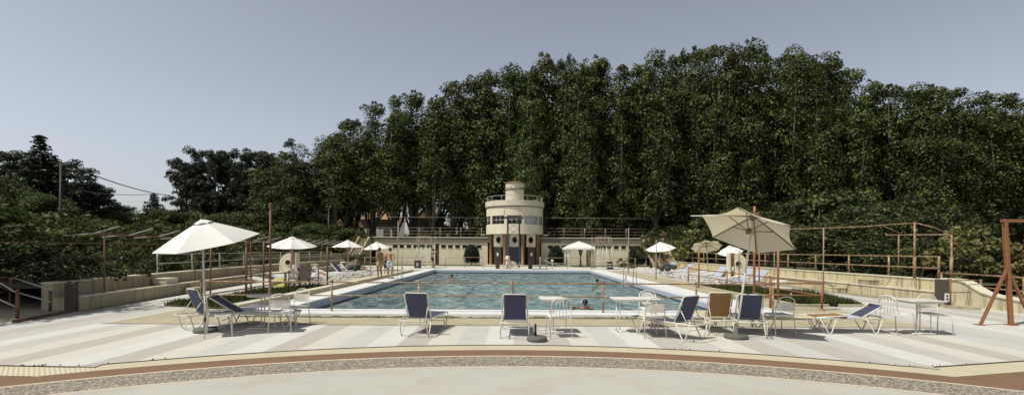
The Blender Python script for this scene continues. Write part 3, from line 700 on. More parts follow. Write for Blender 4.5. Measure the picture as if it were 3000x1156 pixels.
# leaning timber slides beside the right stair: ribbed yellow chute
e = empty('water_slide', (0, 0, 0), 0, 'leaning ribbed yellow and brown slide beside the right hand topiary bush', 'slide')
p0 = W(1882, 690, 46.0); p1 = W(1918, 778, 42.5)
for k, mt in enumerate(('yellowstair', 'rust', 'yellowstair', 'rust', 'brick')):
    mb = MB(); o = Vector((k*.28, .1*k, 0)); mb.tube([p0+o, (p0*.5+p1*.5)+o+Vector((-.1, 0, -.15)), p1+o*1.15], .13 if k % 2 == 0 else .06, 7); mb.build('rib', M[mt], e)
for t in (.25, .7):
    q = p0.lerp(p1, t); mb = MB(); mb.tube([(q.x+.6, q.y, 0), (q.x+.6, q.y, q.z-.1)], .06, 6); mb.build('support', M['rust'], e)
# ladder platforms in front of the wings
def ladder_platform(xa, xb, d, ytop, ybase, label):
    a = W(xa, ytop, d); b = W(xb, ytop, d); zt = a.z; e = empty('ladder_platform', ((a.x+b.x)/2, d, 0), 0, label, 'platform'); h = (b.x-a.x)/2
    for sx_ in (-1, 1):
        for sy in (-1, 1):
            mb = MB(); mb.tube([(sx_*h, sy*.5, 0), (sx_*h*.72, sy*.5, zt), (sx_*h*.72, sy*.5, zt+.95)], .035, 6); mb.build('leg', M['thin_pole'], e)
        mb = MB()
        for k in range(9):
            z = .25+k*.25
            if z < zt: mb.tube([(sx_*(h-.02)*(1-.28*z/zt), -.62, z), (sx_*h*.25, -.62, z)], .028, 5)
        mb.tube([(sx_*h*.25, -.62, 0), (sx_*h*.2, -.62, zt)], .03, 5); mb.tube([(sx_*h*1.0, -.62, 0), (sx_*h*.72, -.62, zt)], .03, 5); mb.build('ladder', M['wornwhite'], e)
    mb = MB(); mb.box((0, 0, zt), (h*1.7, 1.2, .09)); mb.build('deck', M['asph'], e)
    mb = MB()
    for z in (.5, .95): mb.tube([(-h*.72, -.5, zt+z), (h*.72, -.5, zt+z), (h*.72, .5, zt+z), (-h*.72, .5, zt+z)], .022, 5, close=True)
    for x in (-.4, 0, .4): mb.tube([(x*h, -.5, zt), (x*h, -.5, zt+.95)], .018, 5)
    mb.build('guard_rail', M['thin_pole'], e)
ladder_platform(1218, 1270, 44, 722, 784, 'steel platform with white runged ladders near the left far corner of the pool')
ladder_platform(1742, 1794, 43, 724, 786, 'steel platform with white runged ladders near the right far corner of the pool')
def signbox(xc, y0, d, label):
    p = G(xc, y0); e = empty('sign_box', (p.x, p.y, 0), 0, label, 'cabinet')
    mb = MB(); mb.box((0, 0, .33), (.55, .4, .66)); mb.box((0, 0, .68), (.6, .45, .04)); mb.build('box', M['asph'], e, bevel=.01)
    mb = MB(); mb.box((0, -.212, .36), (.12, .01, .3)); n = mb.build('notice', M['notice'], e)
    mb = MB(); mb.ball((0, -.222, .43), .04, 8, (1, .2, 1)); mb.ball((0, -.222, .30), .03, 8, (1, .2, 1)); mb.build('symbol', M['dark'], n)
signbox(1224, 785, 0, 'brown cabinet with a white notice beside the left ladder platform')
signbox(1786, 788, 0, 'brown cabinet with a white notice beside the right ladder platform')
# houses behind the trees on the left
def house(x, y, wx, wy, zb, ze, zr, label, rot=0, roofm='orange_tile', wins=3, gable=False):
    e = empty('house', (x, y, 0), rot, label, 'house')
    mb = MB(); mb.box2((-wx/2, -wy/2, zb), (wx/2, wy/2, ze)); mb.build('wall', M['housewall'], e)
    mb = MB(); o = .4
    if gable: vs = [(-wx/2-o, -wy/2-o, ze), (wx/2+o, -wy/2-o, ze), (wx/2+o, wy/2+o, ze), (-wx/2-o, wy/2+o, ze), (0, -wy/2-o, zr), (0, wy/2+o, zr)]; fs = [(0, 1, 4), (1, 2, 5, 4), (2, 3, 5), (3, 0, 4, 5), (3, 2, 1, 0)]
    else: vs = [(-wx/2-o, -wy/2-o, ze), (wx/2+o, -wy/2-o, ze), (wx/2+o, wy/2+o, ze), (-wx/2-o, wy/2+o, ze), (-wx/5, 0, zr), (wx/5, 0, zr)]; fs = [(0, 1, 5, 4), (1, 2, 5), (2, 3, 4, 5), (3, 0, 4), (3, 2, 1, 0)]
    mb.add(vs, fs); rf = mb.build('roof', M[roofm], e)
    mb = MB(); mb.box2((wx*.2, .5, ze+.3), (wx*.2+.7, 1.2, zr+.8)); mb.build('chimney', M['housewall'], rf)
    for k in range(wins):
        xx = -wx/2+wx*(k+.5)/wins
        for z in ([zb+1.0, zb+3.6] if ze-zb > 5 else [zb+1.0]):
            mb = MB(); mb.box2((xx-.45, -wy/2-.03, z), (xx+.45, -wy/2-.005, z+1.3)); f = mb.build('window', M['glass'], e)
            mb = MB()
            for q in range(5): mb.box2((xx-.5, -wy/2-.08, z+q*.3), (xx+.5, -wy/2-.035, z+q*.3+.08))
            mb.build('shutter', M['palerail'], f)
house(-20.9, 78, 5.2, 7, 0, 6.3, 8.2, 'white house with hipped orange roof seen between trunks above the left stairway', 0, wins=2)
house(-13.9, 80, 4.8, 8, 0, 6.6, 8.4, 'white gabled house with a dark orange roof behind the left wing railing', .1, wins=2, gable=True)
house(-26.2, 76, 5.4, 7, 0, 5.0, 7.2, 'low house with bright orange roof behind the bushes above the third umbrella', -.1, wins=2)
# ---------------------------------------------------------------- loungers
def make_lounger(sling='navy', theta=68, seat=None, frame='wornwhite', wd=.54, L=1.35, blen=.56, flat=False):
    """origin between the rear feet, foot end towards +y"""
    e = empty('sun_lounger'); h = wd/2; zs = .33; yp = .25
    mb = MB()
    mb.tube([(-h, -.16, zs), (-h, L-.05, zs), (-h+.04, L, zs), (h-.04, L, zs), (h, L-.05, zs), (h, -.16, zs), (h-.04, -.20, zs), (-h+.04, -.20, zs)], .014, 7, close=True)
    mb.build('frame', M[frame], e)
    t = R(theta); bt = (yp-blen*math.cos(t), zs+.015+blen*math.sin(t))
    mb = MB(); q = .035
    mb.tube([(-h+.02, yp, zs+.01), (-h+.02, bt[0]+q*math.cos(t), bt[1]-q*math.sin(t)), (-h+.06, bt[0], bt[1]), (h-.06, bt[0], bt[1]), (h-.02, bt[0]+q*math.cos(t), bt[1]-q*math.sin(t)), (h-.02, yp, zs+.01)], .013, 7)
    if theta > 25:
        for s_ in (-1, 1): mb.tube([(s_*(h-.05), yp-.30*math.cos(t), zs+.30*math.sin(t)), (s_*(h-.03), yp-.30, zs+.01)], .009, 6)
    mb.build('back_frame', M[frame], e)
    def sheet(a, b, w_, th, sag, nm, mat, par):
        mb = MB(); n = 8; a = Vector(a); b = Vector(b); d = (b-a); nrm = Vector((0, -d.z, d.y)).normalized()
        vs = []
        for j in (0, 1):
            for i in range(n+1):
                f = i/n; p = a.lerp(b, f)-nrm*(sag*4*f*(1-f))+nrm*(th if j else 0)
                vs += [(-w_, p.y, p.z), (w_, p.y, p.z)]
        m_ = 2*(n+1); fs = []
        for i in range(n):
            k = 2*i; fs.append((k, k+2, k+3, k+1)); fs.append((m_+k, m_+k+1, m_+k+3, m_+k+2)); fs.append((k, m_+k, m_+k+2, k+2)); fs.append((k+1, k+3, m_+k+3, m_+k+1))
        fs.append((0, 1, m_+1, m_)); fs.append((2*n, m_+2*n, m_+2*n+1, 2*n+1))
        mb.add(vs, fs, False); return mb.build(nm, mat, par)
    sheet((0, yp-.02, zs-.004), (0, L-.03, zs-.004), h-.03, .012, .03, 'seat_sling', M[seat or sling], e)
    sheet((0, yp-.005, zs+.03), (0, bt[0]+.015*math.cos(t), bt[1]-.03*math.sin(t)), h-.055, .012, -.012, 'back_sling', M[sling], e)
    # rolled top of the back sling and the lacing along its edges
    mb = MB(); mb.tube([(-h+.06, bt[0]+.03, bt[1]-.035), (h-.06, bt[0]+.03, bt[1]-.035)], .034, 8); mb.build('head_roll', M[sling], e)
    for s_ in (-1, 1):
        mb = MB(); P = []
        for k in range(25):
            f = .08+.84*k/24; P.append((s_*(h-.04+(.018 if k % 2 else -.018)), yp-blen*math.cos(t)*f-.006*math.sin(t), zs+.02+blen*math.sin(t)*f))
        mb.tube(P, .0045, 4); mb.build('lacing', M['white'], e)
    for yc, nm in ((0, 'leg'), (L-.22, 'leg')):
        for s_ in (-1, 1):
            mb = MB(); s0 = s_*(h+.005); sp = .13 if yc == 0 else .15
            mb.tube([(s0, yc-sp+.0, zs-.01), (s0*1.03, yc-.035, .04), (s0*1.03, yc, .013), (s0*1.03, yc+.035, .04), (s0, yc+sp+.06, zs-.01)], .0125, 7)
            mb.build(nm, M[frame], e)
    for yc in (-.02, L-.24): mb = MB(); mb.tube([(-h, yc, .16 if yc > 0 else .2), (h, yc, .16 if yc > 0 else .2)], .009, 5); mb.build('crossbar', M[frame], e)
    return e
def place(o, p, rz, label, group=None):
    o.location = (p[0], p[1], p[2] if len(p) > 2 else 0.005); o.rotation_euler = (0, 0, rz); o['label'] = label
    if group: o['group'] = group
    return o
GL = 'sun loungers on the striped deck'
def mid(a, b): return (G(*a)+G(*b))/2
def lab(o, cat): o['category'] = cat; return o
l = make_lounger('navy', 67); place(lab(l, 'sun lounger'), mid((1182, 984), (1250, 985))+Vector((0, 0, .005)), R(-9), 'navy sling lounger standing alone left of centre, seat facing the pool', GL)
l = copy_tree(l); place(l, mid((1473, 991), (1543, 991))+Vector((0, 0, .005)), R(-1), 'navy sling lounger in the middle of the deck, just left of the loose umbrella base', GL)
l = copy_tree(l); place(l, mid((2153, 989), (2232, 988))+Vector((0.05, 0, .005)), R(-14), 'navy sling lounger right behind the pole of the big tilted umbrella', GL)
l = copy_tree(l); place(l, Vector((G(1985, 997).x+.3, G(1985, 997).y, .005)), R(33), 'navy sling lounger turned left, between the long white table and the brown lounger', GL)
l = copy_tree(l); place(l, Vector((G(560, 965).x+.0, G(545, 967).y+.05, .005)), R(-33), 'navy sling lounger under the left umbrella, at the left end of the front row', GL)
l = make_lounger('tansling', 70, 'beigesling'); place(lab(l, 'sun lounger'), mid((2080, 981), (2150, 983))+Vector((0, 0, .005)), R(-3), 'brown sling lounger with its back to the camera, beside the big umbrella pole', GL)
l = make_lounger('navy', 33, 'towel', L=1.45, blen=.66); place(lab(l, 'sun lounger'), Vector((G(668, 960).x+.0, G(668, 960).y, .005)), R(-78), 'navy lounger half reclined side on in the shade of the left umbrella', GL)
l = make_lounger('tansling', 4, 'beigesling', L=1.45, blen=.62); place(lab(l, 'sun lounger'), Vector((G(2412, 972).x, G(2412, 972).y, .005)), R(82), 'beige lounger lying flat with brown head section, right of the big umbrella', GL)
l = make_lounger('navy', 33, 'bluewhite', L=1.2, blen=.48); place(lab(l, 'sun lounger'), Vector((G(2545, 972).x, G(2545, 972).y, .005)), R(80), 'low navy lounger with half raised back and pale seat, overlapping the flat beige lounger', GL)
# folded towel and hat on the lounger in the shade
mb = MB(); mb.ball((0, 0, .05), .12, 10, (1.3, .9, .45)); mb.ball((.16, .05, .04), .08, 8, (1.2, 1, .5)); o = mb.build('towel', M['towel']); o.location = W(748, 901, 10.3); tag(o, 'crumpled white towel on the half reclined navy lounger', 'towel')

# ---------------------------------------------------------------- chairs and tables
def make_chair(mat='white', back='panel', seatm=None, wd=.40):
    """origin under the seat centre, occupant faces +y"""
    e = empty('metal_chair'); h = wd/2; zs = .41; r = .0105
    bt = .80
    mb = MB()
    pts = [(-h-.02, -.25, 0), (-h, -.20, zs), (-h+.005, -.235, .66)]
    n = 8
    for k in range(n+1):
        a = math.pi-math.pi*k/n; pts.append(((h-.005)*math.cos(a), -.24-.02*math.sin(a), .66+.15*math.sin(a)**.8 if math.sin(a) > 0 else .66))
    pts += [(h-.005, -.235, .66), (h, -.20, zs), (h+.02, -.25, 0)]
    mb.tube(pts, r, 7); mb.build('back_hoop', M[mat], e)
    for s_ in (-1, 1):
        mb = MB(); mb.tube([(s_*(h+.015), .22, 0), (s_*h, .185, zs-.02), (s_*(h-.01), .165, zs), (s_*(h), -.20, zs)], r, 7); mb.build('leg', M[mat], e)
    mb = MB(); mb.box((0, -.005, zs+.012), (wd-.02, .39, .018)); mb.box((0, .185, zs-.005), (wd-.03, .012, .03)); mb.box((0, -.19, zs-.005), (wd-.03, .012, .03)); mb.build('seat', M[seatm or mat], e, bevel=.006)
    if back == 'panel':
        mb = MB(); mb.box((0, -.237, .60), (wd-.03, .008, .17)); mb.build('back_panel', M[mat], e, bevel=.003)
    elif back == 'bars':
        mb = MB()
        for x in (-.10, -.03, .04, .11): mb.tube([(x, -.20, zs+.02), (x, -.25, .76)], .006, 5)
        mb.tube([(-h, -.235, .77), (h, -.235, .77)], .01, 6); mb.build('back_bars', M[mat], e)
    elif back == 'round':
        mb = MB(); n = 20; mb.add([(.17*math.cos(2*math.pi*k/n), -.235, .62+.16*math.sin(2*math.pi*k/n)) for k in range(n)]+[(.17*math.cos(2*math.pi*k/n), -.245, .62+.16*math.sin(2*math.pi*k/n)) for k in range(n)], [tuple(range(n)), tuple(range(n, 2*n))[::-1]]+[(i, n+i, n+(i+1) % n, (i+1) % n) for i in range(n)]); mb.build('back_panel', M[mat], e)
    return tag(e, None, 'chair')
GC = 'white metal chairs around the tables'
def seat_at(x, y, off=(0, 0)): v = G(x, y); return Vector((v.x+off[0], v.y+off[1], .005))
pc = make_chair('wornwhite', 'panel')
place(pc, seat_at(645, 983), R(-62), 'white chair with hooped back turned side on, beside the left umbrella pole', GC)
c = copy_tree(pc); place(c, seat_at(828, 970), R(12), 'white chair with its hooped back towards us, right of the left round table', GC)
c = copy_tree(pc); place(c, seat_at(864, 952), R(165), 'white chair behind the left round table, nearest the pool railing', GC)
cb = make_chair('white', 'bars'); place(cb, seat_at(1636, 985), R(8), 'white chair with thin back bars at the small square table', GC)
c = copy_tree(pc); place(c, seat_at(1908, 985), R(3), 'white chair pushed to the right end of the long white table', GC)
cr = make_chair('white', 'round'); place(cr, seat_at(1905, 957), R(180), 'white chair with a round back facing us across the long white table', GC)
c = copy_tree(pc); place(c, seat_at(2280, 978), R(4), 'grey looking metal chair in the shade of the big tilted umbrella', GC)
c = copy_tree(cb); place(c, seat_at(2628, 975), R(-80), 'white barred chair seen side on, left of the far right table', GC)
c = copy_tree(pc); place(c, seat_at(2738, 975), R(172), 'white chair with solid white back panel at the right side of the far right table', GC)
def table(p, w_, d_, label, rz=0, round_=False, mat='white', h=.73, two=False, cat='table'):
    e = empty('cafe_table', (p.x, p.y, .005), rz, label, 'table', 'white metal tables on the deck')
    mb = MB()
    if round_: mb.lathe([(0, h-.025), (w_/2, h-.025), (w_/2+.008, h-.01), (w_/2, h), (0, h)], n=28); mb.build('tabletop', M[mat], e)
    else: mb.box((0, 0, h-.015), (w_, d_, .028)); mb.box((0, 0, h-.05), (w_-.06, d_-.06, .035)); mb.build('tabletop', M[mat], e, bevel=.008)
    for s_ in ((-1, 1) if two else (0,)):
        x = s_*(w_/2-.13); mb = MB()
        for q in (-.035, .035): mb.tube([(x+q, 0, .03), (x+q, 0, h-.03)], .013, 7)
        mb.build('pedestal', M[mat], e)
        mb = MB(); f = .25
        if two: mb.tube([(x, -f, .0), (x, -f, .02), (x, -f+.05, .04), (x, f-.05, .04), (x, f, .02), (x, f, 0)], .014, 7)
        else:
            mb.tube([(-f, -.16, .0), (-f+.03, -.16, .03), (f-.03, -.16, .03), (f, -.16, 0)], .013, 7); mb.tube([(-f, .16, .0), (-f+.03, .16, .03), (f-.03, .16, .03), (f, .16, 0)], .013, 7); mb.tube([(0, -.16, .03), (0, .16, .03)], .013, 7)
        mb.build('foot', M[mat], e)
    if two:
        mb = MB(); mb.tube([(-w_/2+.13, 0, .06), (w_/2-.13, 0, .06)], .012, 6); mb.build('stretcher', M[mat], e)
    return e
table(seat_at(770, 962), .62, .62, 'round grey white table between the chairs under the left umbrella', 0, True, 'wornwhite')
table(seat_at(1616, 972), .50, .56, 'small square white table in the middle of the deck', R(4))
table(seat_at(1862, 972), 1.02, .5, 'long white rectangular table with two pedestals, left of the navy turned lounger', R(2), two=True)
table(seat_at(2690, 977), .68, .62, 'white table with its two chairs at the far right of the deck', R(-4), False, 'wornwhite')

# ---------------------------------------------------------------- umbrellas
def umbrella(base, joint, r, drop, n, rot, tx, ty, mat, label, ribmat='wood', vent=True, baseplate='round', valance=.0, name='sun_umbrella', rib_out=False, grp='white sun umbrellas around the pool', polemat='alu', sag=.04, pr=.022, tilt=None):
    """joint: world position of the hub under the canopy top; tx, ty: tilt about x and y"""
    e = empty(name, (base.x, base.y, 0), 0, label, 'umbrella', grp); B = Vector((base.x, base.y, 0)); J = joint-B
    mb = MB(); mb.tube([(0, 0, .06), J*.5, J], pr, 8); mb.build('pole', M[polemat], e)
    if baseplate:
        mb = MB(); mb.lathe([(0, .0), (.215, .0), (.225, .02), (.225, .065), (.205, .085), (.04, .09), (.035, .30), (0, .30)], n=28); mb.build('base', M['rubber'], e)
    Mx = Matrix.Rotation(tx, 3, 'X') @ Matrix.Rotation(ty, 3, 'Y') @ Matrix.Rotation(rot, 3, 'Z')
    if tilt: Mx = Matrix.Rotation(R(tilt[0]), 3, 'Z') @ Matrix.Rotation(R(tilt[1]), 3, 'Y') @ Matrix.Rotation(R(-tilt[0]), 3, 'Z') @ Matrix.Rotation(rot, 3, 'Z')
    T = lambda v: Mx @ Vector(v)+J
    # canopy: panels between ribs, slightly hollow, with scalloped edge
    mb = MB(); m_ = 6; seg = 6
    for k in range(n):
        a0 = 2*math.pi*k/n; a1 = 2*math.pi*(k+1)/n; grid = []
        for i in range(m_+1):
            f = .10+.90*i/m_; row = []
            for j in range(seg+1):
                g = j/seg; x = math.cos(a0)*(1-g)+math.cos(a1)*g; y = math.sin(a0)*(1-g)+math.sin(a1)*g
                bulge = 4*g*(1-g); ff = f*r*(1-.07*bulge*f)
                z = -drop*(f**1.12)+.0-sag*bulge*f*.9
                row.append(T((x*ff, y*ff, z)))
            grid.append(row)
        vs = [p for row in grid for p in row]; s_ = seg+1
        mb.add(vs, [(i*s_+j, (i+1)*s_+j, (i+1)*s_+j+1, i*s_+j+1) for i in range(m_) for j in range(seg)], False)
        if valance:
            lo = [grid[-1][j] for j in range(s_)]; dn = Mx @ Vector((0, 0, -valance)); mb.add(lo+[p+dn for p in lo], [(j, s_+j, s_+j+1, j+1) for j in range(seg)])
    cn = mb.build('canopy', M[mat], e); so = cn.modifiers.new('solid', 'SOLIDIFY'); so.thickness = .004
    if vent:
        mb = MB(); pts = []; rv = r*.19
        for k in range(n):
            a0 = 2*math.pi*k/n; a1 = 2*math.pi*(k+1)/n
            for j in range(4):
                g0, g1 = j/4, (j+1)/4
                P = lambda g, f: T(((math.cos(a0)*(1-g)+math.cos(a1)*g)*f, (math.sin(a0)*(1-g)+math.sin(a1)*g)*f, .05-drop*.10-f*.34+.02*4*g*(1-g)))
                mb.add([T((0, 0, .06-drop*.06)), P(g0, rv), P(g1, rv)], [(0, 1, 2)])
        vn = mb.build('vent', M[mat], e); so = vn.modifiers.new('solid', 'SOLIDIFY'); so.thickness = .004
    mb = MB(); mb.tube([T((0, 0, -.02)), T((0, 0, .10-drop*.05))], .02, 8); mb.ball(T((0, 0, .12-drop*.05)), .022, 8); mb.build('finial', M[ribmat], e)
    hub = -drop*.62-.12
    for k in range(n):
        a0 = 2*math.pi*k/n; c_, s2 = math.cos(a0), math.sin(a0); mb = MB()
        zz = lambda f: -drop*(f**1.12)-.022
        mb.tube([T((c_*r*.02, s2*r*.02, zz(.02))), T((c_*r*.35, s2*r*.35, zz(.35))), T((c_*r*.7, s2*r*.7, zz(.7))), T((c_*r*.985, s2*r*.985, zz(.985)))], .011, 5)
        rb = mb.build('rib', M[ribmat], e)
        mb = MB(); mb.tube([T((c_*.03, s2*.03, hub)), T((c_*r*.47, s2*r*.47, zz(.47)-.01))], .009, 5); mb.build('strut', M[ribmat], rb)
    mb = MB(); mb.tube([T((0, 0, hub-.06)), T((0, 0, hub+.05))], .04, 8); mb.tube([T((0, 0, -.10)), T((0, 0, -.01))], .04, 8); mb.build('hub', M[ribmat], e)
    if rib_out:
        mb = MB(); q = J+Vector((-.3, -.2, -.01)); q2 = J+Vector((-1.38, -.3, -.03)); mb.tube([q, q2], .009, 5); mb.build('loose_rib', M['white'], e)
    return e
# big ones in front
bp_ = G(602, 972); J = W(592, 645, bp_.y-.02)
umbrella(bp_, J, .98, .48, 6, R(30), R(13), R(-7.5), 'canvas', 'large white umbrella over the lounger, chairs and round table at the left', sag=.02)
bp_ = G(2156, 990); J = Vector((4.87, 9.64, 2.453))
umbrella(bp_, J, .94, .37, 6, R(50), 0, 0, 'cream_canvas', 'large cream umbrella tilted back to show its ribs, right of centre', vent=False, rib_out=True, polemat='wornwhite', tilt=(30.6, 29))
# small ones behind: base pixel, apex pixel, radius
def far_umb(bx, by, ax, ay, r, drop, label, tx=0, ty=0, mat='canvas', n=8, vent=True, z0=0):
    b = G(bx, by, z0); J = W(ax, ay+4, b.y); e = umbrella(Vector((b.x, b.y, 0)), J-Vector((0, 0, z0)), r, drop, n, R(22), R(tx), R(ty), mat, label, vent=vent, pr=.03)
    e.location.z = z0
    return e
far_umb(850, 838, 856, 690, 1.07, .42, 'white umbrella in front of the cream porthole wall on the left, open level', 6, 2)
far_umb(1019, 795, 1019, 699, 1.15, .52, 'white umbrella further back on the left, second of the three small ones', 0, 0)
far_umb(1106, 792, 1103, 704, 1.06, .50, 'white umbrella behind the two standing men on the left', 6, -3)
far_umb(1932, 800, 1934, 705, 1.12, .50, 'white umbrella tipped to the left over the far right loungers', 10, -9)
far_umb(2077, 812, 2068, 705, 1.0, .30, 'cream umbrella tilted away showing its ribs behind the right loungers', -24, 3, 'cream_canvas', vent=False)
far_umb(2150, 812, 2137, 716, .80, .42, 'white umbrella partly hidden by the big tilted umbrella', 14, -14)
# loose base with a stub of black tube
p = G(1573, 998); e = empty('umbrella_base', (p.x, p.y, .005), 0, 'loose round concrete umbrella base with a black stub tube in the middle of the deck', 'umbrella base')
mb = MB(); mb.lathe([(0, 0), (.18, 0), (.195, .02), (.195, .06), (.17, .09), (0, .095)], n=28); mb.build('base', M['rubber'], e)
mb = MB(); mb.lathe([(0, .09), (.024, .09), (.022, .31), (.015, .33), (0, .33)], (-.03, .0, 0), 12); mb.build('tube', M['blacktube'], e)

# ---------------------------------------------------------------- railings
def railing(name, pts, zt, zm, z0, label, mat='rusty_rail', posts=None, r=.022, cat='railing', grp=None, cap=True):
    """pts: polyline (x,y); posts: list of (x,y)"""
    e = empty(name, (pts[0][0], pts[0][1], 0), 0, label, cat, grp); o = Vector((pts[0][0], pts[0][1], 0))
    for x, y in (posts or pts):
        mb = MB(); q = Vector((x, y, 0))-o; mb.tube([(q.x, q.y, z0), (q.x, q.y, zt+.01)], r*1.25, 8)
        if cap: mb.ball((q.x, q.y, zt+.02), r*1.9, 8); mb.ball((q.x, q.y, zm), r*1.8, 8); mb.lathe([(r*3.2, z0), (r*2.6, z0+.03), (r*1.3, z0+.06)], (q.x, q.y, 0), 10)
        mb.build('post', M[mat], e)
    for z in (zt, zm):
        mb = MB(); P = []
        for i in range(len(pts)-1):
            a = Vector((*pts[i], 0))-o; b = Vector((*pts[i+1], 0))-o; L = (b-a).length; k = max(1, int(L/1.2))
            for j in range(k): f = j/k; q = a.lerp(b, f); P.append((q.x, q.y, z-.012*math.sin(math.pi*((j % 2)*.5+.25))))
        q = Vector((*pts[-1], 0))-o; P.append((q.x, q.y, z)); mb.tube(P, r*.82, 7); mb.build('rail', M[mat], e)
    return e
YR = 12.62
prl = [(G(x, 909, .1).x, YR) for x in (975, 1231, 1500, 1759, 2019)]
railing('railing', [(-8.2, YR)]+prl+[(6.9, YR), (7.2, 14.25)], .87, .52, .0, 'long rusty two bar railing across the near end of the pool', posts=[(-6.4, YR)]+prl[:]+[(6.9, YR)])
railing('railing', [(-8.2, YR), (-8.3, 15.2), (-8.4, 18), (-8.5, 21)], .86, .5, .0, 'rusty railing returning along the left grass bed', 'rust', cat='railing')
railing('railing', [(7.2, 14.25), (8.1, 14.2), (9.15, 14.1), (9.3, 17.2), (9.45, 21), (9.6, 26)], .80, .45, .0, 'red brown railing round the front and side of the right grass bed', 'orange', posts=[(7.7, 14.22), (9.15, 14.1), (9.3, 17.2), (9.45, 21), (9.6, 26)], r=.026)
# far railings round the end of the pool
yf = 44.6
railing('railing', [(-12.5, yf-4), (-9.8, yf-2), (-7.3, yf-.6)], 1.0, .55, 0, 'low railing behind the left corner of the pool', 'thin_pole', r=.025, cap=False)
railing('railing', [(-6.2, yf), (-4.4, yf), (-2.7, yf)], 1.0, .5, 0, 'low thin railing on the far side, left of the tower', 'thin_pole', r=.025, cap=False)
railing('railing', [(3.2, yf), (5.2, yf), (7.3, yf), (9.4, yf), (11.5, yf)], 1.0, .5, 0, 'low thin railing on the far side, right of the tower', 'thin_pole', r=.025, cap=False)
# rails on top of the stands
def toprail(line, side, y0, y1, step, label, mat, zt=1.55, zm=1.17, r=.024, extra=[]):
    ys = []; y = y0
    while y <= y1: ys.append(y); y += step*(1+.0*y)
    P = [(lx(line, y)+side*.92, y) for y in ys]+extra
    railing('railing', P, zt, zm, .77, label, mat, r=r, cap=False)
toprail(LL, -1, 18, 40, 2.35, 'thin grey railing on the top step of the left stand', 'palerail', 1.50, 1.15, .022)
toprail(RL, 1, 17.0, 41, 2.15, 'orange and grey pipe railing on the top step of the right stand', 'rusty_rail', 1.58, 1.17, .03)
railing('railing', [(15.2, 16.9), (14.9, 13.9), (14.8, 11.0)], 1.02, .62, .35, 'pipe railing continuing down past the right end of the right stand', 'rusty_rail', r=.03, cap=False)

# ---------------------------------------------------------------- poles
def pole(x, ybase, ytop, rad, mat, label, grp=None, z0=0, cat='pole', lean=0, head=None):
    b = G(x, ybase, z0); t = W(x, ytop, b.y); e = None
    mb = MB(); H_ = t.z-z0; mb.tube([(0, 0, 0), (lean*.5, 0, H_/2), (lean, 0, H_)], rad, 8); 
    o = mb.build('pole', M[mat]); o.location = (b.x, b.y, z0)
    if head:
        mb2 = MB(); 
        if head == 'cap': mb2.ball((lean, 0, H_+.02), rad*1.7, 8); mb2.tube([(lean, 0, H_-.12), (lean, 0, H_-.02)], rad*1.35, 8)
        if head == 'bracket': mb2.box((lean+rad*2, 0, H_-.25), (rad*3, .06, .14)); mb2.tube([(lean, 0, H_-.3), (lean, 0, H_-.2)], rad*1.4, 8)
        mb2.build('fitting', M[mat], o)
    tag(o, label, cat, grp); return o
gp = 'tall awning poles beside the pool'
pole(791, 893, 601, .036, 'rust', 'tallest rusty pole, left of the first small umbrella', gp, head='cap')
pole(721, 890, 711, .035, 'rust', 'rusty pole with pale cap right of the left umbrella tip', gp, head='cap')
pole(959, 842, 722, .042, 'rust', 'dark rusty pole standing between the left loungers and the pool', gp)
pole(772, 868, 706, .03, 'rust', 'thinner rusty pole behind the tallest one on the left', gp)
pole(616, 900, 716, .022, 'rust', 'thin rusty pole just right of the left umbrella pole', gp, lean=.01)
pole(2209, 905, 604, .036, 'orange', 'tall orange pole whose top shows above the big cream umbrella', gp, head='bracket')
pole(2279, 898, 715, .036, 'orange', 'red pole under the right tip of the big cream umbrella', gp)
pole(2224, 850, 725, .03, 'orange', 'thin red pole behind the big umbrella pole on the right', gp)
pole(2047, 843, 722, .035, 'orange', 'orange pole with a pointed top in front of the right loungers', gp)
pole(1922, 818, 703, .03, 'thin_pole', 'brown pole in front of the far right umbrella', gp)
pole(1841, 800, 667, .035, 'thin_pole', 'tall brown pole near the right far corner of the pool', gp)
pole(1165, 818, 646, .022, 'thin_pole', 'tall thin pole beside the standing men', gp)
pole(1275, 790, 690, .02, 'thin_pole', 'thin pole by the left far pool corner', gp)
pole(1734, 795, 692, .022, 'thin_pole', 'thin pole by the right far pool corner', gp)
pole(1086, 812, 712, .026, 'thin_pole', 'short brown pole in front of the third small umbrella', gp)
pole(2268, 838, 700, .018, 'palerail', 'very thin grey pole at the right stand behind the red poles', gp)
pole(2412, 860, 668, .024, 'thin_pole', 'thin brown post at the foot of the right stand carrying the frame wire', gp)
pole(2165, 846, 735, .02, 'wood', 'slim dark pole just right of the big umbrella pole', gp)
def ladder(x, y, ytop, label, s_=.28):
    b = G(x, y, .1); t = W(x, ytop, b.y); h = t.z-.1; e = empty('pool_ladder', (b.x, b.y, .1), 0, label, 'ladder', 'steel pool ladders')
    for dx in (-s_, s_):
        mb = MB(); mb.tube([(dx, 0, 0), (dx, 0, h*.8), (dx*.9, .1, h), (dx*.9, .4, h), (dx*.9, .5, h*.8), (dx*.9, .55, -.5)], .02, 6); mb.build('rail', M['palerail'], e)
    mb = MB(); mb.tube([(-s_, .55, -.15), (s_, .55, -.15)], .02, 5); mb.tube([(-s_, .55, -.35), (s_, .55, -.35)], .02, 5); mb.build('rung', M['palerail'], e)
ladder(1160, 819, 783, 'steel pool ladder next to the standing men')
ladder(1848, 828, 786, 'steel pool ladder on the right edge of the pool')
# thin tripod post at the right edge
b = G(1834, 832, .1); e = empty('starter_post', (b.x, b.y, .1), 0, 'short grey post standing on the right coping', 'post'); mb = MB(); mb.lathe([(0, 0), (.09, 0), (.07, .12), (.03, .16), (.03, .55), (0, .56)], n=10); mb.build('post', M['palerail'], e)
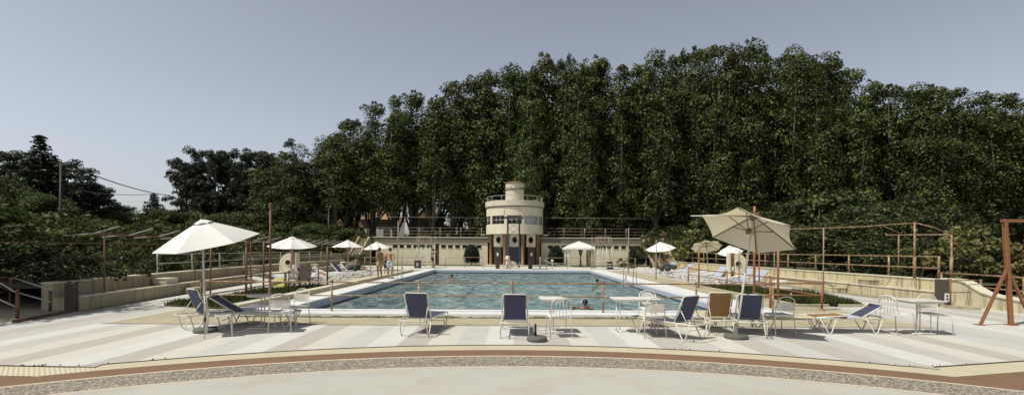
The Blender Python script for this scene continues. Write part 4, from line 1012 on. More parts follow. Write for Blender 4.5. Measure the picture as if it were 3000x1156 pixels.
# pool rope drawn up at the far deck
a = W(1582, 756, 44); b = W(1660, 778, 44); mb = MB(); mb.tube([a, a.lerp(b, .3)+Vector((0, 0, -.12)), a.lerp(b, .65)+Vector((0, 0, -.15)), b], .03, 6)
o = mb.build('rope', M['creamtrim']); tag(o, 'thick pale rope slung from a white post to the far deck right of the tower', 'rope')
mb = MB(); mb.lathe([(0, 0), (.07, 0), (.06, 1.0), (.09, 1.06), (0, 1.1)], n=10); o = mb.build('rope_post', M['white']); o.location = (a.x, a.y, .01); tag(o, 'white post holding the rope right of the tower', 'post')
mb = MB(); mb.lathe([(0, 0), (.07, 0), (.06, .62), (.12, .66), (.12, .80), (0, .84)], n=10); q = W(1618, 760, 44); o = mb.build('rope_post', M['white']); o.location = (q.x, 44, .01); tag(o, 'short white round topped post in the middle of the rope', 'post')

# ---------------------------------------------------------------- orange goal shaped frame at the right edge
p = G(2962, 952); e = empty('steel_frame', (p.x, p.y, 0), 0, 'tall orange red steel frame with A shaped braces at the right edge', 'frame')
H2 = 2.46
def ibar(mb, a, b, w_, d_):
    w_ *= .7; d_ *= .65
    a = Vector(a); b = Vector(b); t = (b-a); L = t.length; q = t.to_track_quat('Z', 'Y').to_matrix()
    for ox, sx_, sy in ((-d_/2, .014, w_), (d_/2, .014, w_), (0, d_, .014)):
        m0 = MB(); 
        c = (a+b)/2
        vs = []
        for z in (-L/2, L/2):
            for x, y in ((-sx_/2, -sy/2), (sx_/2, -sy/2), (sx_/2, sy/2), (-sx_/2, sy/2)): vs.append(q @ Vector((x+ox, y, z))+c)
        mb.add(vs, [(3, 2, 1, 0), (4, 5, 6, 7), (0, 1, 5, 4), (1, 2, 6, 5), (2, 3, 7, 6), (3, 0, 4, 7)])
mb = MB(); ibar(mb, (.0, 0, 0), (-.16, .0, H2), .10, .11); mb.build('post', M['orange'], e)
mb = MB(); ibar(mb, (-.235, .0, H2+.04), (3.2, .25, H2+.06), .11, .08); mb.build('beam', M['orange'], e)
mb = MB(); ibar(mb, (3.15, .25, 0), (3.15, .25, H2), .10, .11); mb.build('post', M['orange'], e)
mb = MB(); ibar(mb, (-.76, -.02, 0), (-.12, -.01, 1.34), .07, .06); mb.build('brace', M['orange'], e)
mb = MB(); ibar(mb, (.56, .02, 0), (-.04, .01, 1.26), .07, .06); mb.build('brace', M['orange'], e)
for x_, w_ in ((0, .2), (-.76, .16), (.58, .16)): mb = MB(); mb.box((x_, 0, .012), (w_, w_, .02)); mb.build('foot_plate', M['orange'], e)

# ---------------------------------------------------------------- thin pipe frame over the right stand
e = empty('pipe_frame', (0, 0, 0), 0, 'thin rusty pipe frame standing on the right stand in front of the trees', 'frame')
B0 = Vector((lx(RL, 18.9)+.92, 18.9, 0)); 
A_t = W(2414, 668, 19.6); B_t = W(2680, 652, 17.4); C_t = W(2788, 687, 16.9); D_t = W(2599, 688, 19.8); D2 = W(2633, 689, 19.2)
P = [W(2200, 676, 26), W(2323, 671, 22), A_t, (A_t+B_t)/2+Vector((0, 0, -.03)), B_t]
mb = MB(); mb.tube(P, .02, 6); mb.build('top_pipe', M['rusty_rail'], e)
mb = MB(); mb.tube([B_t, B_t.lerp(C_t, .5)+Vector((0, 0, .05)), C_t], .02, 6); mb.build('top_pipe', M['rusty_rail'], e)
mb = MB(); mb.tube([W(2594, 684, 19.9), D_t, C_t], .028, 6); mb.build('cross_pipe', M['rusty_rail'], e)
mb = MB(); mb.tube([W(2585, 660, 18.6), W(2648, 688, 18.9)], .012, 5); mb.build('stay', M['thin_pole'], e)
for t, zb in ((B_t, .77), (C_t, .77), (D2, .77)):
    mb = MB(); mb.tube([(t.x, t.y, zb), (t.x, t.y, t.z)], .034 if t is not D2 else .026, 7); mb.tube([(t.x, t.y, zb), (t.x, t.y, zb+.8)], .05, 8) if t is not D2 else None; mb.build('post', M['rusty_rail'], e)
mb = MB(); q = G(2687, 883); mb.tube([(q.x, q.y, 0), (B_t.x-.05, B_t.y-.05, .8)], .022, 6); mb.build('drain_pipe', M['thin_pole'], e)

# ---------------------------------------------------------------- right end: gate panel, curved wall, steps and rails
e = empty('curved_wall', (0, 0, 0), 0, 'cream wall end sweeping down in a curve right of the stand', 'wall')
prof = [(16.15, .82), (15.5, .81), (15.25, .74), (15.0, .60), (14.75, .48), (14.4, .41), (13.6, .35), (12.0, .33), (9.0, .33)]
mb = MB(); mb.prism_x([(9.0, -.03), (16.15, -.03)]+prof, 14.5, 14.78); mb.build('wall', M['creamstand'], e)
mb = MB()
for (y0, z0), (y1, z1) in zip(prof[:-1], prof[1:]):
    mb.add([(14.46, y0, z0+.003), (14.82, y0, z0+.003), (14.82, y1, z1+.003), (14.46, y1, z1+.003), (14.46, y0, z0+.05), (14.82, y0, z0+.05), (14.82, y1, z1+.05), (14.46, y1, z1+.05)], [(0, 1, 2, 3), (7, 6, 5, 4), (1, 5, 6, 2), (0, 3, 7, 4)])
mb.build('coping', M['creamtrim'], e)
mb = MB(); mb.sheet([(14.78, 9), (40, 9), (40, 16.2), (14.78, 16.2)], .30); tag(mb.build('bank', M['lawn']), kind='structure')
a = G(2768, 900); e = empty('gate_panel', (a.x, a.y, 0), 0, 'rust red panel with white notice and pipe rails right of the right stand', 'panel')
mb = MB(); mb.box((.0, .10, .48), (.05, .36, .80), rz=R(30)); mb.build('panel', M['asph'], e)
mb = MB(); mb.box((-.05, -.13, .33), (.14, .012, .26)); n_ = mb.build('notice', M['notice'], e)
mb = MB(); mb.ball((-.05, -.14, .38), .035, 8, (1, .2, 1)); mb.box((-.05, -.142, .28), (.06, .008, .05)); mb.build('symbol', M['dark'], n_)
mb = MB(); mb.tube([(.12, -.02, .08), (.12, -.02, .92)], .05, 8); mb.build('post', M['orange'], e)
mb = MB(); mb.tube([(1.22, .1, .06), (1.22, .1, .88)], .035, 8); mb.build('post', M['rusty_rail'], e)
mb = MB(); mb.tube([(1.22, .1, .45), (1.10, .0, .08)], .02, 6); mb.tube([(1.22, .1, .45), (1.34, .0, .06)], .02, 6); mb.build('brace', M['rusty_rail'], e)
for z in (.86, .48):
    mb = MB(); mb.tube([(.12, -.02, z), (1.22, .1, z)], .018, 6); mb.build('rail', M['rusty_rail'], e)
mb = MB(); b = G(2836, 908); mb.prism([(a.x-.05, a.y-.35), (b.x+.35, b.y-.05), (b.x+.45, b.y+.5), (a.x, a.y+.7)], -.03, .09); o = mb.build('low_step', M['creamstandl']); tag(o, kind='structure')

# ---------------------------------------------------------------- left end: ramp with pale handrails
e = empty('entrance_ramp', (0, 0, 0), 0, 'tan ramp with pale topped rusty handrails at the left edge in tree shade', 'ramp')
a = G(46, 944); b = G(232, 910); mb = MB(); mb.prism([(a.x, a.y), (b.x, b.y), (b.x-2.2, b.y+.9), (a.x-4.2, a.y+1.6)][::1], -.03, .05); mb.build('ramp_floor', M['surround'], e)
mb = MB(); n = (b-a).normalized(); mb.box(((a.x+b.x)/2, (a.y+b.y)/2-.0, .035), ((b-a).length+.1, .09, .075), rz=math.atan2(b.y-a.y, b.x-a.x)); mb.build('edge_beam', M['rust'], e)
pA = G(51, 938); pB = G(147, 917); pC = G(225, 906)
for q, h in ((pA, .75), (pB, .62), (pC, .66)):
    mb = MB(); mb.tube([(q.x, q.y, .03), (q.x, q.y, h)], .035, 8); mb.build('post', M['rust'], e)
for (x0, y0, d0), (x1, y1, d1) in (((-60, 792, 11.9), (50, 857, 11.4)), ((-60, 850, 11.6), (45, 897, 11.4)), ((40, 813, 13.3), (150, 849, 12.3)), ((15, 845, 13.2), (147, 883, 12.3)), ((160, 818, 14.5), (215, 837, 13.3)), ((160, 848, 14.3), (225, 870, 13.1))):
    mb = MB(); A_ = W(x0, y0, d0); B_ = W(x1, y1, d1); mb.tube([A_, B_], .018, 7); mb.build('handrail', M['palerail'], e)
for (x0, y0, d0), (x1, y1, d1) in (((-60, 818, 12.5), (22, 813, 13.3)), ((38, 813, 13.3), (22, 845, 13.4)), ((-40, 870, 12), (20, 850, 13.3))):
    mb = MB(); mb.tube([W(x0, y0, d0), W(x1, y1, d1)], .03, 7); mb.build('brace', M['rust'], e)
for q in (W(30, 813, 13.3), W(20, 790, 15.5)):
    mb = MB(); mb.tube([(q.x, q.y, .02), (q.x, q.y, q.z)], .03, 7); mb.build('post', M['rust'], e)
# dark doorway end of the left stand
mb = MB(); c_ = (LL[0][0], LL[0][1]); mb.box((c_[0]-.18, c_[1]-.06, .37), (.30, .08, .78)); o = mb.build('end_panel', M['asph']); tag(o, 'dark rust red steel panel closing the near end of the left stand', 'panel')

# ---------------------------------------------------------------- pergola of pipes over the left stand
e = empty('pergola', (0, 0, 0), 0, 'pipe pergola with short rising arms along the left stand', 'pergola')
zt = 2.12
def lp(y): return lx(LL, y)-.05
for y in (14.0, 19.0, 24.0, 29.0, 34.5, 41):
    mb = MB(); mb.tube([(lp(y), y, 0), (lp(y), y, zt)], .022, 7); mb.build('post', M['rust'], e)
mb = MB(); mb.tube([(lp(y), y, zt) for y in (13.6, 17.7, 23, 30, 41)], .026, 6); mb.build('beam', M['rust'], e)
y = 13.6
while y < 40:
    xx = lp(max(y, 13)); mb = MB(); mb.tube([(xx-.9, y, zt-.05), (xx, y, zt+.02), (xx+.78, y-.1, zt+.22)], .017, 6); mb.build('arm', M['palerail'], e); y += 1.55
mb = MB()
for xo in (-2.2, ): mb.tube([(lp(y)+xo, y, zt-.25) for y in (13, 17.7, 23, 30, 41)], .02, 6)
mb.build('beam', M['rust'], e)

# ---------------------------------------------------------------- porthole walls (showers) on both stands
def porthole_wall(xl, xr, yt, yb, d, flip, label):
    a = W(xl, yt, d); b = W(xr, yb, d); wd = abs(b.x-a.x); h = a.z-.05; x0 = a.x
    e = empty('porthole_wall', ((a.x+b.x)/2, d, .0), 0, label, 'wall'); f = -1 if flip else 1
    pts = []; hw = wd/2; rr = hw*1.25
    # rounded shoulder on the outer side
    out = [(f*-hw+0, h*.30)]
    for k in range(9):
        t = math.pi-(math.pi/2)*k/8; out.append((f*(-hw+rr+rr*math.cos(t)), h-rr+rr*math.sin(t)))
    out += [(f*hw*.45, h), (f*hw*.45, .02), (f*hw*.05, .02)]
    if flip: out = out[::-1]
    # porthole as a real opening: ring of faces
    cx, cz, r = f*hw*.05, h*.66, .15; n = len(out)
    N = 24; ring = [(cx+r*math.cos(2*math.pi*k/N), cz+r*math.sin(2*math.pi*k/N)) for k in range(N)]
    mb = MB(); mb.prism_y(out, -.14, .14); mb.build('slab', M['cream'], e)
    mb = MB(); mb.add([(x, -.146, z) for x, z in ring], [tuple(range(N))]); o = mb.build('porthole', M['dark'], e)
    mb = MB(); mb.tube([(x, -.16, z) for x, z in ring], .018, 5, close=True); mb.build('porthole_ring', M['creamtrim'], o)
    mb = MB(); mb.box2((min(f*hw*.48, f*hw), -.12, 0), (max(f*hw*.48, f*hw), .12, h)); mb.build('brown_side', M['brick'], e)
    mb = MB(); mb.box((f*hw*1.05, 0, h/2), (.06, .4, h+.02)); mb.build('edge_fin', M['creamtrim'], e)
    mb = MB(); mb.box((f*hw*.72, -.14, h*.5), (.12, .03, .24)); mb.build('notice', M['notice'], e)
porthole_wall(822, 870, 738, 790, 26.0, False, 'rounded cream wall with a round porthole and brown side on the left stand')
porthole_wall(2136, 2184, 738, 792, 25.0, True, 'rounded cream wall with a round porthole and orange side on the right stand')

# ---------------------------------------------------------------- gazebo
a = G(1664, 782); b = G(1738, 783); cxg = (a.x+b.x)/2; hg = (b.x-a.x)/2+.05; yg = a.y+1.0
e = empty('gazebo', (cxg, yg, 0), 0, 'white cloth gazebo with tied curtains in front of the right wing', 'gazebo')
mb = MB(); zr = W(1700, 726, yg).z; za = W(1700, 707, yg).z; h = hg+.25
n = 6
for s in range(4):
    M4 = Matrix.Rotation(s*math.pi/2, 3, 'Z')
    rows = [(1, 0), (.66, .42), (.32, .78), (.2, .86)]; vs = []
    for f, g in rows: vs += [M4 @ Vector((-h*f, -h*f, zr+(za-zr)*g)), M4 @ Vector((h*f, -h*f, zr+(za-zr)*g))]
    mb.add(vs, [(0, 1, 3, 2), (2, 3, 5, 4), (4, 5, 7, 6)]); mb.add([M4 @ Vector((-h*.2, -h*.2, zr+(za-zr)*.9)), M4 @ Vector((h*.2, -h*.2, zr+(za-zr)*.9)), Vector((0, 0, za+.05))], [(0, 1, 2)])
    mb.add([M4 @ Vector((-h, -h, zr)), M4 @ Vector((h, -h, zr)), M4 @ Vector((h, -h, zr-.16)), M4 @ Vector((-h, -h, zr-.16))], [(0, 3, 2, 1)])
mb.build('roof_cloth', M['canvas'], e)
for sx_ in (-1, 1):
    for sy in (-1, 1):
        mb = MB(); mb.tube([(sx_*hg, sy*hg, 0), (sx_*hg, sy*hg, zr)], .04, 6); mb.build('leg', M['alu'], e)
        mb = MB(); mb.tube([(sx_*(hg-.12), sy*(hg-.03), zr-.1), (sx_*(hg-.05), sy*hg, 1.0), (sx_*(hg-.06), sy*hg, .1)], [.2, .07, .15], 8); mb.build('curtain', M['towel'] if sx_ < 0 else M['beigesling'], e)
mb = MB(); mb.tube([(0, -hg, zr-.12), (0, -hg, 1.0), (0, -hg, .1)], [.26, .06, .15], 8); mb.build('curtain', M['green_towel'], e)
# ---------------------------------------------------------------- people
def skinned(name, verts, edges, radii, mat, parent=None, sub=1, root=0):
    me = bpy.data.meshes.new(name+'_cage'); me.from_pydata(verts, edges, []); o = bpy.data.objects.new(name, me); COL.objects.link(o)
    o.modifiers.new('skin', 'SKIN'); sv = me.skin_vertices[0].data
    for i, r in enumerate(radii): sv[i].radius = (r, r) if isinstance(r, (int, float)) else r
    sv[root].use_root = True
    s_ = o.modifiers.new('sub', 'SUBSURF'); s_.levels = sub; s_.render_levels = sub
    dg = bpy.context.evaluated_depsgraph_get(); dg.update(); nm = bpy.data.meshes.new_from_object(o.evaluated_get(dg))
    bpy.data.objects.remove(o); nm.materials.clear(); nm.materials.append(mat); nm.name = name
    for p in nm.polygons: p.use_smooth = True
    b = bpy.data.objects.new(name, nm); COL.objects.link(b); 
    if parent: b.parent = parent
    return b
def person(loc, rz, label, J, skin='skin', shorts='shorts_w', hair_long=False, s=1.0, top=None, female=False, sink=None):
    """J: joints in metres for a 1.72 m body facing +y; returns the top-level body mesh"""
    V = []; E = []; Rd = []
    def v(p, r, par=None):
        V.append(Vector(p)*s); Rd.append(tuple(x*s for x in r) if isinstance(r, tuple) else r*s); i = len(V)-1
        if par is not None: E.append((par, i))
        return i
    pel = v(J['pelvis'], (.135, .10)); wst = v(J['waist'], (.115 if female else .13, .09), pel); ch = v(J['chest'], (.155, .105), wst); up = v(J['upper'], (.13, .085), ch); nk = v(J['neck'], .052, up)
    hd = Vector(J['head']); nkp = Vector(J['neck']); ax = (hd-nkp).normalized()
    h0 = v(hd-ax*.045, .068, nk); h1 = v(hd+ax*.03, .082, h0); h2 = v(hd+ax*.10, .055, h1)
    fwd = Vector(J.get('face', (0, 1, 0))).normalized(); no = v(hd+fwd*.095+ax*-.005, .012, h1)
    for sd_ in ('l', 'r'):
        sh = v(J['shoulder_'+sd_], .062, up); mid_ = v((Vector(J['shoulder_'+sd_])+Vector(J['elbow_'+sd_]))/2, .046, sh); el = v(J['elbow_'+sd_], .038, mid_); wr = v(J['wrist_'+sd_], .027, el)
        d = (Vector(J['wrist_'+sd_])-Vector(J['elbow_'+sd_])).normalized(); pm_ = v(Vector(J['wrist_'+sd_])+d*.055, (.036, .018), wr)
        side = d.cross(Vector((1, 0, 0)) if abs(d.x) < .7 else Vector((0, 0, 1))).normalized(); curl = side.cross(d).normalized()
        for k, L in enumerate((.062, .075, .070, .052)):
            b = Vector(J['wrist_'+sd_])+d*.085+side*(k-1.5)*.021; i0 = v(b, .0095, pm_); i1 = v(b+d*L*.55+curl*.004, .0085, i0); v(b+d*L*.95+curl*.02, .007, i1)
        b = Vector(J['wrist_'+sd_])+d*.03+side*-.035; i0 = v(b+side*-.012+d*.01, .011, wr); v(b+side*-.026+d*.045+curl*.01, .009, i0)
        if 'hip_'+sd_ in J:
            hp = v(J['hip_'+sd_], .092, pel); th = v((Vector(J['hip_'+sd_])*.55+Vector(J['knee_'+sd_])*.45), .078, hp); kn = v(J['knee_'+sd_], .053, th); cf = v(Vector(J['knee_'+sd_])*.68+Vector(J['ankle_'+sd_])*.32, .055, kn); an = v(J['ankle_'+sd_], .036, cf)
            f = Vector(J.get('toe_'+sd_, Vector(J['ankle_'+sd_])+Vector((0, .16, -.05)))); hl = v(Vector(J['ankle_'+sd_])+Vector((0, -.03, -.04)), .03, an); m2 = v(Vector(J['ankle_'+sd_]).lerp(f, .6)+Vector((0, 0, -.015)), .032, an); v(f, .02, m2)
    body = skinned('person', [tuple(p) for p in V], E, Rd, M[skin], None, 1)
    body.location = loc; body.rotation_euler = (0, 0, rz); tag(body, label, 'person')
    # hair cap, ears, eyes
    mb = MB(); c = (hd+ax*.05-fwd*.018)*s; n = 14
    mb.ball(c, .096*s, 14, (1, 1.02, 1.0))
    mb.v = [tuple(Vector(p)) for p in mb.v]
    if hair_long: mb.tube([hd*s-fwd*.07*s+ax*.03*s, hd*s-fwd*.10*s-ax*.08*s, hd*s-fwd*.09*s-ax*.2*s], [.07*s, .07*s, .03*s], 8)
    keep = MB()
    mb.build('hair', M['hair'], body)
    sidev = fwd.cross(ax).normalized(); mb = MB()
    for q in (-1, 1): mb.ball((hd+fwd*.078+sidev*q*.03+ax*.022)*s, .011*s, 6)
    mb.ball((hd+fwd*.08-ax*.045)*s, .016*s, 6, (1.2, .6, .4)); mb.build('face_features', M['shorts_b'], body)
    if shorts and 'hip_l' in J:
        mb = MB(); P = Vector(J['pelvis'])*s
        Wd = lambda a, t: Vector(a).lerp(Vector(J['waist']), t)
        mb.tube([Vector(J['pelvis']).lerp(Vector(J['waist']), .45)*s, P], [.148*s, .158*s], 14)
        for q in ('l', 'r'):
            hp = Vector(J['hip_'+q]); kn = Vector(J['knee_'+q]); mb.tube([hp.lerp(Vector(J['pelvis']), .4)*s, hp.lerp(kn, .15)*s, hp.lerp(kn, .62)*s], [.105*s, .118*s, .098*s], 12)
        mb.build('shorts', M[shorts], body)
    if top:
        mb = MB(); mb.tube([Vector(J['waist']).lerp(Vector(J['chest']), .75)*s, Vector(J['chest']).lerp(Vector(J['upper']), .55)*s], [.155*s, .15*s], 14); mb.build('bikini_top', M[top], body)
    return body
def stand_pose(al=(.0, .0), ar=(.0, .0), leg=.0, hx=0):
    J = dict(pelvis=(0, 0, .93), waist=(0, 0, 1.08), chest=(0, .01, 1.27), upper=(0, 0, 1.40), neck=(0, .01, 1.48), head=(hx, .03, 1.60),
             shoulder_l=(-.19, 0, 1.40), shoulder_r=(.19, 0, 1.40), hip_l=(-.095, 0, .88), hip_r=(.095, 0, .88),
             knee_l=(-.115, .03+leg, .49), knee_r=(.115, .03, .49), ankle_l=(-.13, -.02+leg, .085), ankle_r=(.13, -.02, .085))
    J['elbow_l'] = (-.26, -.02, 1.12); J['wrist_l'] = (-.27, .08, .88); J['elbow_r'] = (.26, -.02, 1.12); J['wrist_r'] = (.27, .08, .88)
    return J
J = stand_pose(); J['elbow_l'] = (-.30, -.06, 1.14); J['wrist_l'] = (-.16, -.02, .98)
p = G(1112, 815, .1); person((p.x, p.y, .1), R(60), 'man in sand coloured swim shorts standing at the left pool edge, left of the pair', J, 'skin2', 'shorts_y', s=.985)
J = stand_pose(); J['elbow_r'] = (.36, -.05, 1.18); J['wrist_r'] = (.15, .02, 1.02); J['elbow_l'] = (-.34, -.04, 1.16); J['wrist_l'] = (-.14, .08, 1.05)
p = G(1142, 816, .1); person((p.x, p.y, .1), R(-20), 'man in pale swim shorts with his back to us at the left pool edge', J, 'skin', 'shorts_w', s=.985)
p = G(1131, 803, .0); person((p.x, p.y, .0), R(40), 'small dark haired child in black standing between the two men', stand_pose(), 'skin2', 'shorts_b', s=.70, top='shorts_b')
J = stand_pose(leg=.12); J['elbow_l'] = (-.30, .15, 1.22); J['wrist_l'] = (-.20, .36, 1.36); J['chest'] = (0, .05, 1.26); J['head'] = (0, .12, 1.59); J['neck'] = (0, .07, 1.48)
p = G(1266, 785, .1); person((p.x, p.y, .1), R(-70), 'woman in dark swimwear standing by the post at the left far corner of the pool', J, 'skin', 'shorts_b', s=.99, top='shorts_b', female=True, hair_long=True)
def swim(x, y, rz, label, up=.0, skin='skin2', armout=True):
    J = dict(pelvis=(0, -.42, -.28), waist=(0, -.30, -.20), chest=(0, -.15, -.14), upper=(0, -.05, -.06), neck=(0, .0, .0), head=(0, .05, .12), shoulder_l=(-.19, -.04, -.06), shoulder_r=(.19, -.04, -.06),
             elbow_l=(-.32, .15, -.05), wrist_l=(-.18, .38, .02), elbow_r=(.38, .12, -.02), wrist_r=(.30, .36, -.03), hip_l=(-.09, -.5, -.32), hip_r=(.09, -.5, -.32), knee_l=(-.12, -.85, -.42), knee_r=(.12, -.8, -.45), ankle_l=(-.1, -1.2, -.5), ankle_r=(.1, -1.15, -.5))
    p = G(x, y, -.2); person((p.x, p.y, -.2+up), rz, label, J, skin, 'shorts_b', s=1.0, hair_long=False)
swim(1716, 903, R(150), 'dark haired swimmer with head and shoulder above the water near the railing', .06)
swim(1700, 905, R(100), 'swimmer low in the water beside the square table, arm just visible', -.10) if False else None
swim(1326, 815, R(80), 'swimmer with raised arm splashing near the far left corner', .04)
swim(1749, 832, R(180), 'swimmer at the right side of the pool just behind the railing post', .08)
0 and swim(1674, 902, R(-120), 'swimmer low in the water just right of the small square table', -.02)

# ---------------------------------------------------------------- plastic loungers in rows beside the pool
def plastic_lounger(mat='white', raised=50, cover=None):
    e = empty('pool_lounger'); 
    mb = MB(); h = .30; zs = .30
    for s_ in (-1, 1): mb.box((s_*h, .55, zs), (.05, 1.35, .07))
    for k in range(9): mb.box((0, -.04+k*.148, zs+.02), (.55, .10, .025))
    mb.build('seat', M[mat], e)
    t = R(raised); mb = MB(); Mx = Matrix.Rotation(-t, 3, 'X')
    for s_ in (-1, 1): c = Mx @ Vector((0, -.34, 0)); mb.box((s_*h, c.y-.1, zs+.02+c.z), (.05, .7, .06), M=Mx)
    for k in range(5): c = Mx @ Vector((0, -.07-k*.135, .01)); mb.box((0, c.y-.1, zs+.02+c.z), (.55, .10, .025), M=Mx)
    mb.build('backrest', M[mat], e)
    for y in (0, 1.05):
        for s_ in (-1, 1):
            mb = MB(); mb.tube([(s_*.27, y-.20, zs), (s_*.29, y+.02, 0.02), (s_*.29, y+.08, .02), (s_*.27, y+.28, zs)], .02, 6); mb.build('leg', M[mat], e)
    if cover:
        mb = MB(); n = 8; c0 = MB(); vs = []
        for i in range(n+1):
            f = i/n; L = .66*f; c = Mx @ Vector((0, -L, .05)); z = zs+.02+c.z; vs += [(-.27, c.y-.1, z), (.27, c.y-.1, z+.015*math.sin(i*2.1))]
        for i in range(5): vs += [(-.27, -.1+.18*(i+1)*1.0, zs+.055), (.27, -.1+.18*(i+1), zs+.05+.01*math.sin(i*3))]
        m0 = 2*(n+1); fs = [(2*i, 2*i+2, 2*i+3, 2*i+1) for i in range(n)]+[(0, 1, m0+1, m0)]+[(m0+2*i, m0+2*i+1, m0+2*i+3, m0+2*i+2) for i in range(4)]
        mb.add(vs, fs); o = mb.build('cushion', M[cover], e); so = o.modifiers.new('solid', 'SOLIDIFY'); so.thickness = .03
    return e
pl_w = plastic_lounger('white', 12); tag(pl_w, None, 'sun lounger'); pl_u = plastic_lounger('white', 52, 'bluewhite'); tag(pl_u, None, 'sun lounger'); pl_n = plastic_lounger('white', 48, 'navy'); tag(pl_n, None, 'sun lounger'); pl_t = plastic_lounger('white', 25, 'towel'); tag(pl_t, None, 'sun lounger')
used = set()
def pl(proto, x, y, rz, label, grp):
    o = proto if id(proto) not in used else copy_tree(proto); used.add(id(proto)); o.location = (x, y, .012); o.rotation_euler = (0, 0, rz); o['label'] = label; o['group'] = grp; return o
gl, gr = 'white loungers in a row left of the pool', 'white loungers in a row right of the pool'
pr = {0: pl_w, 1: pl_u, 2: pl_n, 3: pl_t}
words = ['nearest', 'second', 'third', 'fourth', 'fifth', 'sixth', 'seventh', 'eighth', 'ninth', 'tenth', 'eleventh']
what = {0: 'white slatted lounger lying nearly flat', 1: 'white lounger with raised pale blue back', 2: 'white lounger with raised navy cushion', 3: 'white lounger covered by a white towel'}
for i, (y, k, dx) in enumerate([(20.9, 0, 0), (22.2, 3, .1), (23.5, 0, 0), (24.8, 3, .15), (26.1, 0, .1), (27.6, 3, 0), (29.3, 2, .35), (31.2, 2, .3), (33.0, 0, 0)]):
    pl(pr[k], -10.6+dx-.02*(y-20), y, R(-90+rnd.uniform(-6, 6)), f'{what[k]}, {words[i]} in the row left of the pool', gl)
for i, (y, k, dx) in enumerate([(20.6, 0, -.1), (22.0, 1, 0), (23.4, 1, .1), (24.9, 0, 0), (26.3, 1, .1), (27.9, 0, 0), (29.4, 0, .1), (31.0, 1, 0), (32.7, 0, .1), (34.6, 1, .1), (36.4, 0, .1)]):
    pl(pr[k], 11.1+dx, y, R(90+rnd.uniform(-6, 6)), f'{what[k]}, {words[i]} in the row right of the pool', gr)
def lumpy(name, c, sz, mat, label, cat, seed):
    r = random.Random(seed); mb = MB()
    for k in range(7): mb.ball((r.uniform(-.5, .5)*sz[0], r.uniform(-.5, .5)*sz[1], sz[2]*r.uniform(.3, .75)), max(sz)*r.uniform(.22, .36), 9, (1, 1, .9))
    o = mb.build(name, M[mat]); o.location = c; return tag(o, label, cat)
q = W(1963, 795, 30.5); lumpy('draped_towels', (q.x, 30.6, .35), (.6, .6, .6), 'green_towel', 'heap of dark green towels over a raised lounger on the right', 'towels', 4)
q = W(1938, 795, 32.5); lumpy('beach_bag', (q.x, 32.4, .3), (.35, .35, .45), 'asph', 'dark beach bag on a lounger beside the green towels', 'bag', 9)
q = W(1040, 795, 29.5); lumpy('beach_bag', (q.x-.2, 30.2, .33), (.5, .4, .5), 'green_towel', 'dark green bag heaped on the navy lounger at the left', 'bag', 5)
# people lying down
JL = dict(pelvis=(0, .0, .12), waist=(0, -.15, .14), chest=(0, -.33, .20), upper=(0, -.45, .28), neck=(0, -.52, .34), head=(0, -.62, .42), face=(0, .5, .8), shoulder_l=(-.19, -.44, .27), shoulder_r=(.19, -.44, .27), elbow_l=(-.3, -.22, .16), wrist_l=(-.18, .0, .2), elbow_r=(.3, -.22, .16), wrist_r=(.2, .0, .2), hip_l=(-.095, .06, .12), hip_r=(.095, .06, .12), knee_l=(-.11, .45, .30), knee_r=(.11, .5, .14), ankle_l=(-.12, .82, .08), ankle_r=(.12, .92, .08))
person((-10.3, 31.2, .30), R(-90), 'person in black lying on the far navy lounger left of the pool', JL, 'skin2', 'shorts_b', top='shorts_b')
person((-10.4, 24.8, .22), R(-92), 'sunbather in pale shorts lying on a towelled lounger left of the pool', JL, 'skin', 'shorts_w')
# things around the near left umbrella: plastic chair, low table, yellow cloth
def plastic_chair(p, rz, label):
    e = empty('plastic_chair', (p.x, p.y, .01), rz, label, 'chair'); mb = MB(); mb.box((0, 0, .40), (.44, .42, .03)); mb.build('seat', M['white'], e, bevel=.01)
    mb = MB(); mb.lathe([(.23, .42), (.24, .80)], n=14, a0=R(200), a1=R(340)); o = mb.build('backrest', M['white'], e); so = o.modifiers.new('s', 'SOLIDIFY'); so.thickness = .02
    for x in (-.2, .2):
        for y in (-.18, .18): mb = MB(); mb.tube([(x*1.1, y*1.1, 0), (x, y, .39)], .018, 6); mb.build('leg', M['white'], e)
        mb = MB(); mb.tube([(x*1.15, -.15, .6), (x*1.15, .16, .6), (x, .18, .4)], .018, 6); mb.build('armrest', M['white'], e)
    return e
plastic_chair(G(868, 838), R(-60), 'white plastic armchair under the first small umbrella on the left')
plastic_chair(G(1002, 800), R(160), 'white plastic armchair behind the left loungers near the stand')
p = G(836, 848); e = empty('round_table', (p.x, p.y, .01), 0, 'round greyish table under the first small umbrella on the left', 'table'); mb = MB(); mb.lathe([(0, .70), (.55, .70), (.56, .72), (.55, .74), (0, .74)], n=26); mb.build('tabletop', M['beigesling'], e); mb = MB(); mb.lathe([(.22, 0), (.2, .04), (.05, .08), (.05, .7)], n=14); mb.build('pedestal', M['palerail'], e)
p = G(818, 845); mb = MB(); mb.add([(-.35, 0, 0), (.42, -.1, 0), (.1, .05, .5), (-.3, .1, .42), (-.3, .25, 0), (.4, .25, 0)], [(0, 1, 2, 3), (3, 2, 5, 4), (1, 5, 2), (0, 3, 4)]); o = mb.build('yellow_cloth', M['yellowcloth']); o.location = (p.x, p.y, .01); tag(o, 'yellow cloth hanging from a low lounger near the left stand', 'cloth')
p = G(885, 850); e = empty('brown_armchair', (p.x, p.y, .01), 0, 'dark brown wooden chair in front of the left loungers by the grass', 'chair'); mb = MB(); mb.box((0, 0, .38), (.5, .5, .06)); mb.build('seat', M['asph'], e); mb = MB(); mb.box((0, .26, .68), (.5, .05, .6), M=Matrix.Rotation(R(-14), 3, 'X')); mb.build('backrest', M['asph'], e)
for x in (-.22, .22):
    for y in (-.2, .2): mb = MB(); mb.tube([(x, y*1.2, 0), (x, y, .36)], .03, 6); mb.build('leg', M['asph'], e)
